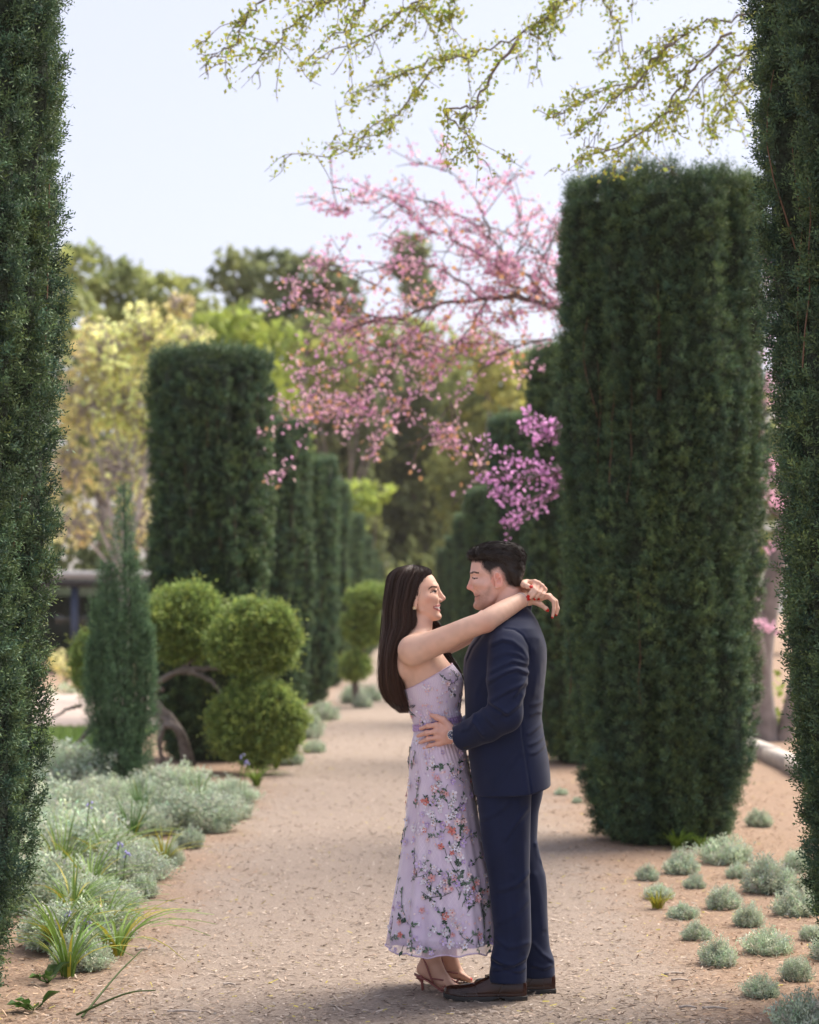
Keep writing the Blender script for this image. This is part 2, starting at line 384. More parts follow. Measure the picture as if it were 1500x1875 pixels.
def place_yew(proto, name, X, Y, R, H, rot, label, group):
    me, mc, ms, R0, H0 = proto
    r = empty(name, (X, Y, 0), label, 'hedge column' if name == 'yew_column' else 'shrub', group)
    for nm, m in (('foliage', me), ('dark_core', mc), ('stems', ms)):
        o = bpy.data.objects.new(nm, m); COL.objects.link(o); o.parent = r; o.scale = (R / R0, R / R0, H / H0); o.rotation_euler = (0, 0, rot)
        if nm != 'dark_core': o['kind'] = 'stuff'
    return r
YA = yew_mesh(1, .66, 4.45, 560, 9, 7, .0225, .0031, .062, .10, 1.0, .14)
YB = yew_mesh(2, .62, 4.1, 180, 8, 6, .042, .0066, .085, .06, .8)
GY = 'clipped yew columns lining the path'
lab = ['tall dark yew column in front of the lavender bed, its top cut off by the frame', 'broad dark yew column behind the silver santolina tufts', 'yew column standing close behind the cloud-pruned juniper',
       'second yew column of the left row past the cloud-pruned juniper', 'third yew column of the left row past the cloud-pruned juniper', 'fourth yew column of the left row past the cloud-pruned juniper']
place_yew(YA, 'yew_column', -2.0, 7.7, .655, 4.5, .3, 'tall dark yew column rising beside the silver bed and strappy leaves', GY).rotation_euler = (0, .014, 0)
lean = place_yew(YA, 'yew_column', 2.145, 7.62, .66, 4.6, -.45, 'tall dark yew column at the edge of the small silver santolina tufts', GY)
lean.rotation_euler = (0, -.030, 0)
place_yew(YA, 'yew_column', 1.745, 13.2, .68, 4.34, .02, 'broad flat-topped yew column behind the man\'s back, in front of the redbud', GY)
place_yew(YB, 'yew_column', -1.90, 19.9, .63, 4.03, 1.0, lab[2], GY)
place_yew(YB, 'yew_column', -1.80, 26.0, .63, 3.88, 2.0, lab[3], GY)
place_yew(YB, 'yew_column', -1.62, 31.0, .63, 3.78, 3.0, lab[4], GY)
place_yew(YB, 'yew_column', -1.55, 37.0, .61, 3.75, 4.0, lab[5], GY)
far = 'small blurred yew column deep in the row behind the man\'s head'; GF = 'far yew columns at the end of the path'
for X, Y, H, rot in ((-1.40, 44, 3.45, .5), (-1.32, 51, 3.2, 1.5), (-1.25, 58, 3.0, 2.2), (-1.2, 65, 2.8, 3.2)): place_yew(YB, 'yew_column', X, Y, .6, H, rot, 'small blurred yew column beyond the round-padded juniper at the path edge', GF + ', juniper side')
place_yew(YB, 'yew_column', 1.88, 19.7, .64, 4.05, 3.3, 'dark yew column beside the vivid magenta redbud spray', GY)
place_yew(YB, 'yew_column', 1.74, 26.0, .63, 3.95, 4.4, 'yew column behind the man\'s head, past the magenta spray', GY)
for X, Y, H, rot in ((1.62, 32, 3.35, 1.1), (1.60, 38, 3.2, 2.6), (1.58, 45, 3.0, .2), (1.5, 52, 2.9, 5)): place_yew(YB, 'yew_column', X, Y, .6, H, rot, far, GF)
# slim young yew with loose spires
def slim_yew():
    D = 16.3; r = empty('young_yew', (*G(232, 1452)[:2], 0), 'slim young yew with loose pointed spires in the silver bed', 'shrub', None)
    b0 = np.array(r.location); rng = np.random.default_rng(8); Vs, Qs, Cs = [], [], []; n = 0
    sp = [(228, 885, .00, .15), (195, 1030, -.05, .13), (258, 1075, .05, .12), (180, 1100, .06, .11), (238, 1010, -.08, .14), (268, 1150, -.02, .11), (215, 1120, -.12, .15), (170, 1180, .0, .11)]
    tw = MB()
    for i, (px, py, dy, rr) in enumerate(sp):
        top = P(px, py, D + dy); bot = np.array([b0[0] + (top[0] - b0[0]) * .35, b0[1] + dy * .6, .0]); mid = bot * .45 + top * .55; mid[0] = top[0] * .85 + bot[0] * .15
        ax = spline([bot, mid, top], 30); tw.add(*tube(ax, np.linspace(.03, .006, 30), 6))
        N = 1250; s = rng.random(N) ** .9; k = (s * 29).astype(int); c = ax[k]
        prof = rr * np.clip(1.15 - s, .08, 1) ** .7 * np.clip(s * 5 + .35, 0, 1); a = rng.uniform(0, 2 * pi, N); q = prof * np.sqrt(rng.uniform(.15, 1, N)) * (.55 + .9 * vnoise(np.cos(a) * 2 + i * 3, np.sin(a) * 2, c[:, 2] * 6))
        p = c + np.stack([np.cos(a) * q, np.sin(a) * q, rng.normal(0, .02, N)], 1); t = np.stack([np.cos(a) * .5, np.sin(a) * .5, np.full(N, .9)], 1) + rng.normal(0, .28, (N, 3))
        tone = rng.uniform(1.0, 1.9, (N, 1)) * np.array([.95, 1.02, 1.05])
        V, Q, C = needles(p, t, rng.uniform(0, 6, N), rng.uniform(.04, .11, N), 7, .032, .0038, rng, tone, .6); Vs.append(V); Qs.append(Q + n); Cs.append(C); n += len(V)
    tag(mk('foliage', np.concatenate(Vs), np.concatenate(Qs), M_YEW, r, np.concatenate(Cs)), kind='stuff'); tw.build('trunk', M_YEWCORE, r, True)
slim_yew()

# ---------------------------------------------------------------- cloud-pruned junipers
M_JUN = leafmat('juniper', (.26, .345, .10), trans=.4, rough=.5, var=.1)
def pad(c, rad, seed, n, parent, sz=.06):
    """one clipped pad: several overlapping lobes of scale-leaf sprays"""
    rng = np.random.default_rng(seed); c = np.asarray(c); rad = np.asarray(rad); Vs, Qs, Cs = [], [], []; k0 = 0; core = MB()
    lobes = [(c, .68)] + [(c + rad * np.array([cos(a) * .60, rng.uniform(-.5, .35), sin(a) * .56 + .02]), rng.uniform(.34, .54)) for a in np.linspace(0, 2 * pi, 7, endpoint=False) + rng.uniform(0, 1)]
    th, ph = np.meshgrid(np.linspace(0, pi, 10), np.linspace(0, 2 * pi, 14, endpoint=False), indexing='ij'); S = np.stack([np.sin(th) * np.cos(ph), np.sin(th) * np.sin(ph), np.cos(th)], -1).reshape(-1, 3)
    Fq = np.array([(i * 14 + j, (i + 1) * 14 + j, (i + 1) * 14 + (j + 1) % 14, i * 14 + (j + 1) % 14) for i in range(9) for j in range(14)])
    for j, (lc, lr) in enumerate(lobes):
        m = int(n * lr * lr * 1.0); d = rng.normal(size=(m, 3)); d /= np.linalg.norm(d, axis=1, keepdims=True)
        nz = vnoise(d[:, 0] * 2.6 + seed + j * 5, d[:, 1] * 2.6, d[:, 2] * 2.6); n4 = vnoise(d[:, 0] * 6 + seed, d[:, 1] * 6 + j, d[:, 2] * 6)
        q = (.80 + .26 * nz + .14 * n4) * (1 - .12 * rng.random(m) ** 2) * np.where(d[:, 2] < -.25, .84, 1)
        p = lc + d * q[:, None] * rad * lr; t = d * .9 + np.array([0, 0, .35]) + rng.normal(0, .4, (m, 3)); tone = rng.uniform(.6, 1.35, (m, 1)) * (1 + (n4[:, None] - .5) * .6) * (1 + rng.normal(0, .12, (m, 1)) * np.array([.8, .2, -.5]))
        V, Q, C = needles(p, t, rng.uniform(0, 6, m), sz * rng.uniform(.6, 1.8, m) * np.where(rng.random(m) < .12, 1.9, 1), 5, sz * .85, sz * .15, rng, tone, .5); Vs.append(V); Qs.append(Q + k0); Cs.append(C); k0 += len(V)
        core.add(lc + S * rad * lr * .74, Fq)  # solid dark ellipsoid filling the lobe behind its sprays
    f = mk('foliage_pad', np.concatenate(Vs), np.concatenate(Qs), M_JUN, parent, np.concatenate(Cs)); core.build('dark_core', M_YEWCORE, f, True); return f
def juniper():
    D = 18.4; s = F / D; r = empty('cloud_pruned_juniper', (*G(335, 1392)[:2], 0), 'cloud-pruned juniper with twisted bare limbs and three large yellow-green pads', 'topiary')
    for i, (px, py, rx, ry, dy, n) in enumerate(((335, 1146, 76, 66, .15, 4600), (468, 1172, 74, 62, -.1, 4600), (474, 1330, 76, 70, -.25, 5000), (176, 1222, 38, 56, .3, 1900), (425, 1345, 32, 34, .1, 900))):
        pad(P(px, py, D + dy), (rx / s, min(rx, 70) / s, ry / s), 30 + i, n, r)
    for pts, r0 in (([(342, 1402, 0), (338, 1362, 0), (312, 1318, .05), (282, 1280, .1), (288, 1250, .1), (330, 1226, .05), (368, 1196, .1)], .052), ([(330, 1226, .05), (380, 1224, 0), (430, 1222, -.05), (468, 1220, -.1)], .03), ([(325, 1228, .05), (362, 1234, 0), (392, 1252, -.1), (412, 1282, -.2)], .032),
                    ([(318, 1330, 0), (290, 1310, .1), (240, 1300, .2), (180, 1322, .3), (150, 1352, .3), (128, 1368, .3), (90, 1364, .3)], .036), ([(300, 1262, .1), (250, 1262, .2), (205, 1252, .3), (176, 1240, .3)], .025), ([(352, 1402, .0), (330, 1340, -.1), (300, 1330, -.1), (292, 1362, -.1), (300, 1400, -.05)], .042),
                    ([(150, 1290, .3), (118, 1302, .3), (90, 1318, .3)], .018), ([(412, 1282, -.2), (440, 1330, -.2), (452, 1390, -.2)], .025)):
        q = spline([P(a, b, D + c) for a, b, c in pts], 26); q[0, 2] = max(q[0, 2], -.02); rng = np.random.default_rng(int(r0 * 1e4)); q += rng.normal(0, .006, q.shape)
        mk('limb', *tube(q, np.linspace(r0, r0 * .45, 26), 8), M_BARK, r, smooth=True)
    D = 29.5; s = F / D; r2 = empty('cloud_pruned_juniper', (*P(668, 1290, D)[:2], 0), 'smaller round-padded juniper at the path edge beyond the third yew column', 'topiary')
    for i, (px, py, rx, ry, n) in enumerate(((676, 1096, 40, 24, 1700), (668, 1150, 38, 32, 1800), (650, 1222, 24, 26, 1000))): pad(P(px, py, D + .1 * i), (rx / s, .3, ry / s), 50 + i, n, r2, .055)
    q = spline([np.array([*P(655, 1290, D + .3)[:2], 0]), P(650, 1230, D + .3), P(664, 1190, D + .25), P(672, 1110, D + .1)], 14); mk('limb', *tube(q, np.linspace(.06, .03, 14), 8), M_BARK, r2, smooth=True)
juniper()

# ---------------------------------------------------------------- silver mounds, strappy tufts, bluebells
M_SILVER = leafmat('silver_foliage', (.50, .57, .43), trans=.25, rough=.7, var=.3)
M_STRAP = leafmat('strappy_leaf', (.14, .22, .05), trans=.3, rough=.45, var=.3)
M_BELL = plain('bluebell', (.33, .31, .60), rough=.5); M_BROAD = leafmat('broad_leaf', (.07, .14, .03), trans=.3, rough=.4, var=.2)
def mound_mesh(seed, n, nn, nl, nw, flat=.75, col=1.0, loose=.3):
    """dome of fine silvery shoots, unit width, local coordinates"""
    rng = np.random.default_rng(seed); a = rng.uniform(0, 2 * pi, n); el = np.arccos(rng.uniform(.05, 1, n)); d = np.stack([np.cos(a) * np.sin(el), np.sin(a) * np.sin(el), np.cos(el) * flat * 1.3], 1)
    lump = .75 + .5 * vnoise(d[:, 0] * 3 + seed, d[:, 1] * 3, d[:, 2] * 3); tip = d * .5 * lump[:, None] * rng.uniform(.65, 1.08, (n, 1)); L = np.linalg.norm(tip, axis=1) * rng.uniform(.45, .8, n)
    t = d / np.linalg.norm(d, axis=1, keepdims=True) + np.array([0, 0, .45]) + rng.normal(0, loose, (n, 3)); t /= np.linalg.norm(t, axis=1, keepdims=True); p = tip - t * L[:, None]; p[:, 2] = np.maximum(p[:, 2], .0)
    tone = rng.uniform(.7, 1.3, (n, 1)) * (1 + rng.normal(0, .06, (n, 3))) * col
    V, Q, C = needles(p, t, rng.uniform(0, 6, n), L, nn, nl, nw, rng, tone); V[:, 2] = np.maximum(V[:, 2], .002)
    me = bpy.data.meshes.new('shoots'); set_mesh(me, V, [Q], C); me.materials.append(M_SILVER); return me
SM = [mound_mesh(60 + i, (380, 480, 620, 430, 300, 540)[i], 12, .09, .013, (.75, .6, .85, .95, .7, .8)[i], 1.0, (.3, .45, .25, .4, .55, .35)[i]) for i in range(6)]
LM = [mound_mesh(70 + i, 1300, 9, .065, .0105, .8) for i in range(3)]
def put(me, name, loc, w, h, rot, label, cat, group, part=None):
    o = bpy.data.objects.new(name, me); COL.objects.link(o); o.location = loc; k = .82 + .36 * ((rot * 7.3) % 1); o.scale = (w * k, w / k, h); o.rotation_euler = (0, 0, rot); tag(o, label, cat, group); return o
M_CHIPTWIG = plain('weathered_twig', (.40, .34, .29), rough=.9, noise=(40, .3))
def beds():
    rng = np.random.default_rng(33)
    def lab_r(px, py, w):
        if (px, py) in ((1028, 1456), (1056, 1470)): return 'tiny silver tuft far back at the left skirt of the broad yew column'
        if (px, py) == (1390, 1514): return 'small silver tuft half behind the foot of the broad yew column'
        if (px, py) == (1208, 1646): return 'santolina tuft with a tiny golden tuft growing against it'
        if (px, py) == (1327, 1582): return 'bushy santolina touching the lower edge of the broad yew column'
        if (px, py) == (1316, 1769): return 'santolina tuft nearest the short grey fallen twigs'
        if w >= 80: return 'large bushy silver-green santolina tuft on the orange mulch'
        if w >= 54: return 'mid-sized silver-green santolina tuft on the orange mulch'
        return 'little silver-green santolina tuft on the orange mulch'
    for px, py, w in ((1187, 1612, 40), (1250, 1600, 62), (1208, 1646, 50), (1272, 1627, 40), (1325, 1664, 64), (1250, 1682, 56), (1275, 1722, 48), (1327, 1582, 88), (1350, 1608, 50), (1410, 1636, 96), (1458, 1597, 60), (1460, 1678, 76), (1370, 1697, 54), (1405, 1748, 88),
                      (1316, 1769, 70), (1393, 1827, 66), (1458, 1797, 56), (1470, 1890, 110), (1390, 1514, 40), (1488, 1724, 46), (1028, 1456, 26), (1056, 1470, 20), (1440, 1640, 50), (1500, 1640, 70), (1530, 1760, 90)):
        g = G(px, py); sz = w * g[1] / F
        put(SM[rng.integers(6)], 'santolina', (g[0], g[1], 0), sz * 1.08, sz * rng.uniform(1.15, 1.5), rng.uniform(0, 6), lab_r(px, py, w), 'plant', 'santolina tufts on the mulch bed')
    for px, py, w in ((150, 1590, 210), (232, 1612, 150), (120, 1520, 190), (232, 1530, 140), (338, 1520, 170), (400, 1500, 120), (312, 1462, 150), (425, 1468, 100), (140, 1450, 200), (190, 1482, 120), (85, 1660, 200), (180, 1672, 130), (60, 1560, 200), (270, 1565, 80), (120, 1735, 170), (215, 1690, 80), (175, 1745, 90)):
        g = G(px, py); sz = w * g[1] / F
        lb = 'broad silver mound on the lawn side of the strappy bed' if w >= 190 else ('silver mound at the foot of the slim young yew' if 180 < px < 345 and py < 1540 else ('silver mound under the juniper pads at the far end of the bed' if px >= 345 else 'silver mound threaded with strappy leaves beside the path'))
        put(LM[rng.integers(3)], 'silver_mound', (g[0], g[1], 0), sz * 1.15, sz * rng.uniform(.8, 1.05), rng.uniform(0, 6), lb, 'plant', 'silver mounds in the left bed')
    for px, py, w in ((390, 1524, 46), (345, 1552, 56), (312, 1584, 50), (262, 1643, 58), (150, 1775, 90), (205, 1720, 70), (560, 1352, 66), (592, 1318, 60), (575, 1378, 40), (530, 1400, 50), (648, 1288, 44), (678, 1284, 40), (664, 1296, 34)):
        g = G(px, py); sz = w * g[1] / F
        lb = 'grey-green tuft at the foot of the smaller round-padded juniper' if py < 1300 else 'grey-green tuft below the second yew column of the left row' if py < 1410 else ('loose grey-green tuft near the foot of the tall yew column' if py > 1700 else 'small grey-green tuft where the silver bed meets the path')
        put(SM[rng.integers(6)], 'santolina', (g[0], g[1], 0), sz * 1.1, sz * 1.4, rng.uniform(0, 6), lb, 'plant', 'santolina tufts along the left bed')
    # strappy tufts
    def strappy(px, py, n, L, lean, col, label, w0=.006, yellow=.12):
        g = G(px, py); r = empty('strappy_plant', (g[0], g[1], 0), label, 'plant', 'strappy tufts in the left bed'); b = MB()
        for i in range(n):
            a = rng.uniform(0, 2 * pi); ln = L * rng.uniform(.6, 1.15); out = np.array([cos(a), sin(a), 0]); s = np.array([-sin(a), cos(a), 0]); k = lean * rng.uniform(.4, 1.3)
            t = np.linspace(0, 1, 7)[:, None]; c = g + out * .03 * rng.random() + out * ln * k * t ** 1.6 + np.array([0, 0, 1.]) * ln * (t - (.55 * k) * t ** 2.4); c[:, 2] = np.maximum(c[:, 2], .004); w = w0 * rng.uniform(.7, 1.3) * np.clip(1.05 - t ** 2, .05, 1)
            V = np.concatenate([c - s * w, c + s * w + np.array([0, 0, .002])]); Q = [(j, j + 1, j + 8, j + 7) for j in range(6)]
            cc = np.array((2.6, 1.5, .8)) if rng.random() < yellow else np.array(col) * rng.uniform(.75, 1.3); b.add(V, Q, cc)
        tag(b.build('leaves', M_STRAP, r), kind='stuff')
    strappy(188, 1722, 60, .36, 1.1, (1.1, 1.1, 1.2), 'arching yellow-striped strappy tuft spilling onto the path edge', .006, .2)
    strappy(135, 1690, 45, .42, .9, (1, 1.05, 1), 'arching strappy tuft with bluebell heads beside the tall yew column'); strappy(115, 1620, 45, .5, .8, (1.1, 1.1, 1), 'bright strappy tuft among the silver mounds')
    strappy(190, 1600, 40, .45, .8, (1.1, 1.05, .8), 'yellowish strappy tuft among the silver mounds', .006, .3); strappy(262, 1520, 60, .42, .35, (.6, .8, .9), 'upright dark green grassy tuft in front of the young yew', .005, .02); strappy(240, 1560, 50, .42, .4, (.65, .85, .85), 'upright dark grassy tuft beside the path mounds', .005, .05)
    strappy(362, 1500, 40, .38, .35, (.9, 1.0, .7), 'thin grassy tuft growing through the far silver mounds', .005, .05); strappy(300, 1590, 22, .3, .8, (1.2, 1.0, .6), 'sparse yellowing tuft at the mulch edge', .005, .4)
    strappy(505, 1408, 40, .3, .7, (1.2, 1.1, .8), 'low bright green tuft below the juniper pads', .01, 0); strappy(470, 1440, 30, .25, .8, (1.2, 1.15, .8), 'broad low green tuft between juniper and path', .012, 0); strappy(575, 1345, 30, .25, .7, (1.3, 1.1, .8), 'fresh green tuft by the second yew column', .012, 0)
    strappy(105, 1745, 45, .40, .9, (1.1, 1.1, 1.0), 'dense bright strappy clump close to the tall yew column', .006, .15); strappy(165, 1655, 40, .42, .8, (1.15, 1.15, 1.1), 'pale strappy clump rising from the silver mounds', .006, .15); strappy(215, 1752, 40, .36, 1.2, (1.1, 1.1, .9), 'flopping strappy clump lying over the mulch', .006, .3)
    strappy(125, 1790, 40, .4, .9, (.9, 1.0, .8), 'loose strappy tuft at the foot of the tall yew column', .006, .1)
    strappy(1205, 1665, 40, .11, .6, (2.3, 1.6, .6), 'tiny golden tuft beside the santolina', .006, .6); strappy(1240, 1556, 60, .16, .7, (1.3, 1.3, .8), 'fresh green shoots at the foot of the broad yew column', .007, 0); strappy(1285, 1556, 40, .14, .7, (1.3, 1.3, .8), 'low green shoots under the broad yew column skirt', .007, 0)
    # broad leaves at the bottom of the near column
    for px, py, label in ((62, 1852, 'broad dark green leaves at the foot of the tall yew column'), (88, 1800, 'grey-green broad leaf pair sprouting by the yew base')):
        g = G(px, py); r = empty('broadleaf_plant', (g[0], g[1], 0), label, 'plant')
        for i in range(7):
            a = rng.uniform(0, 2 * pi); L = rng.uniform(.05, .10); d = np.array([cos(a) * .8, sin(a) * .8, rng.uniform(.3, .8)]); d /= np.linalg.norm(d); s = np.cross(d, (0, 0, 1)); s /= np.linalg.norm(s); up = np.cross(s, d); c = g + d * .04
            V = [c, c + d * L * .3 + s * L * .3 + up * .012, c + d * L * .65 + s * L * .28 + up * .016, c + d * L - up * .01, c + d * L * .65 - s * L * .28 + up * .016, c + d * L * .3 - s * L * .3 + up * .012, c + d * L * .5]
            mk('leaf', V, np.array([(0, 1, 6), (1, 2, 6), (2, 3, 6), (3, 4, 6), (4, 5, 6), (5, 0, 6)]), M_BROAD, r, np.full((7, 3), rng.uniform(.8, 1.3)), smooth=True)
            mk('stalk', *tube([g, g + d * .045], .003, 5, False), M_BROAD, r, np.ones((10, 3)))
    # bluebells
    for px, py, top in ((158, 1600, 1467), (213, 1640, 1540), (226, 1645, 1556), (118, 1740, 1668), (153, 1748, 1682), (440, 1470, 1380), (448, 1472, 1392)):
        g = G(px, py); hgt = (py - top) * g[1] / F; r = empty('bluebell', (g[0], g[1], 0), 'violet-blue bluebell head on a thin stem among the silver mounds', 'flower', 'bluebells in the left bed')
        tp = g + np.array([.02, 0, hgt]); q = spline([g, g + np.array([.004, 0, hgt * .6]), tp], 8); mk('stem', *tube(q, .003, 5, False), M_STRAP, r, np.ones((40, 3)))
        for i in range(6):
            a = rng.uniform(0, 2 * pi); c = tp + np.array([cos(a) * .010, sin(a) * .010, -.010 * (i % 4)]); dn = np.array([cos(a) * .5, sin(a) * .5, -.8]); L = .015
            mk('bell', *tube([c, c + dn * L * .3, c + dn * L * .7, c + dn * L], [.002, .004, .0045, .008], 6, False), M_BELL, r, smooth=True)
    # small fallen twigs on the mulch
    for px, py, L, a in ((1235, 1788, .09, .2), (1245, 1800, .07, .1), (1310, 1852, .10, -.15), (1260, 1850, .07, -.1), (335, 1858, .12, .05), (260, 1744, .06, .3), (420, 1808, .05, 0)):
        g = G(px, py); d = np.array([cos(a), sin(a), 0]) * L / 2; q = spline([g - d + (0, 0, .012), g + (0, 0.004, .016), g + d + (0, 0, .011)], 7)
        tag(mk('fallen_twig', *tube(q - (0, 0, 0), np.linspace(.006, .004, 7), 6), M_CHIPTWIG, smooth=True), 'short grey fallen twig lying on the wood chips', 'twig', 'fallen twigs on the mulch')
    for pts in ([(150, 1872), (215, 1830), (262, 1776)], [(140, 1868), (230, 1868), (285, 1856)]):
        q = spline([G(*pts[0]) + (0, 0, .02), G(*pts[1]) + (0, 0, .10), G(*pts[2]) + (0, 0, .09)], 12); tag(mk('trailing_stem', *tube(q, np.linspace(.005, .0025, 12), 5), M_STRAP, cols=np.full((60, 3), .5)), 'thin dark stem leaning out over the mulch from the yew foot', 'stem', 'trailing stems at the yew foot')
beds()

# ================================================================ trees
def leaf_quads(p, size, rng, tone, elong=1.6, nrm=None):
    n = len(p); a = rng.normal(size=(n, 3)); a /= np.linalg.norm(a, axis=1, keepdims=True); b = np.cross(a, rng.normal(size=(n, 3))); b /= np.linalg.norm(b, axis=1, keepdims=True)
    s = size * rng.uniform(.6, 1.3, (n, 1)); V = np.stack([p - a * s * .5 * elong, p + b * s * .5, p + a * s * .5 * elong, p - b * s * .5], 1).reshape(-1, 3)
    return V, np.arange(4 * n).reshape(-1, 4), np.repeat(tone, 4, 0)
def blob_points(c, r, n, rng, clump=2.2, hollow=.35):
    out = []; need = n; c = np.asarray(c); r = np.asarray(r, float); o = rng.uniform(0, 30, 3)
    while need > 0:
        d = rng.normal(size=(need * 3, 3)); d /= np.linalg.norm(d, axis=1, keepdims=True); q = rng.uniform(hollow, 1, len(d)) ** .6
        e = .72 + .5 * vnoise(d[:, 0] * 2 + o[0], d[:, 1] * 2 + o[1], d[:, 2] * 2 + o[2]); p = d * q[:, None] * e[:, None]
        w = p * r; keep = vnoise(w[:, 0] * clump / r.mean() * 2 + o[0], w[:, 1] * clump / r.mean() * 2 + o[1], w[:, 2] * clump / r.mean() * 2 + o[2]) > .46
        p = (c + w)[keep][:need]; out.append(p); need -= len(p)
    return np.concatenate(out)
def tree(name, label, D, blobs, base_px, leaf, per, mat, seed, group=None, cat='tree', trunk_r=.22, tint=(.25, .1, -.3), depth=.85, bark=None, elong=1.6, twigs=0, hollow=.35):
    """blobs: (px, py, rx px, ry px, depth offset); crown of leaf-sized faces, tapering trunk and limbs"""
    rng = np.random.default_rng(seed); s = F / D; base = np.array([(base_px - VX) / s, D, 0.]); r = empty(name, base, label, cat, group)
    cs = [P(b[0], b[1], D + b[4]) for b in blobs]; Ps = []; Ts = []
    for c, b in zip(cs, blobs):
        rad = np.array([b[2], b[2] * depth, b[3]]) / s; n = int(per * rad[0] * rad[2] * (b[5] if len(b) > 5 else 1)); p = blob_points(c, rad, n, rng, hollow=hollow); p[:, 2] = np.maximum(p[:, 2], .05); Ps.append(p)
        cl = vnoise(p[:, 0] * .9, p[:, 1] * .9, p[:, 2] * .9 + seed)[:, None]; Ts.append(rng.uniform(.7, 1.3, (n, 1)) * (1 + (cl - .5) * .5) * (1 + (cl - .5 + rng.normal(0, .15, (n, 1))) * np.array(tint)))
    V, Q, C = leaf_quads(np.concatenate(Ps), leaf, rng, np.concatenate(Ts), elong); tag(mk('crown', V, Q, mat, r, C), kind='stuff')
    bm = MB(); top = np.mean(cs, 0); fork = base * .55 + top * .45; fork[2] = top[2] * .42
    bm.add(*tube(spline([base - (0, 0, .1), base * .6 + fork * .4 + (trunk_r * .4, 0, 0), fork], 8), np.linspace(trunk_r * 1.25, trunk_r * .8, 8), 8))
    bm.build('trunk', bark or M_BARK, r, True)
    for c in cs:
        mid = (fork + c) / 2 + rng.normal(0, .12, 3) * np.linalg.norm(c - fork) * .3; mk('limb', *tube(spline([fork, mid, c], 9), np.linspace(trunk_r * .6, trunk_r * .14, 9), 6), bark or M_BARK, r, smooth=True)
    if twigs:
        tb = MB()
        for c, b in zip(cs, blobs):
            rad = np.array([b[2], b[2] * depth, b[3]]) / s
            for i in range(twigs):
                d = rng.normal(size=3); d /= np.linalg.norm(d); e = c + d * rad * rng.uniform(.6, 1.0); a = c + rng.normal(0, .12, 3) * rad; m = (a + e) / 2 + rng.normal(0, .1, 3) * rad
                tb.add(*tube(spline([a, m, e], 5), np.linspace(.02, .007, 5), 4, False))
        tag(tb.build('twigs', bark or M_TWIG, r), kind='stuff')
    return r
M_OAK = leafmat('oak_leaf', (.32, .36, .125), trans=.5, var=.2); M_DARK = leafmat('evergreen_leaf', (.22, .26, .115), trans=.5, var=.3)
M_FRESH = leafmat('fresh_leaf', (.32, .40, .09), trans=.5, var=.2); M_YEL = leafmat('yellow_leaf', (.80, .75, .36), trans=.55, var=.1); M_GOLD_L = leafmat('golden_leaf', (.44, .43, .13), trans=.5, var=.2)
M_PALE = plain('pale_bark', (.44, .38, .355), rough=.9, noise=(8, .25))
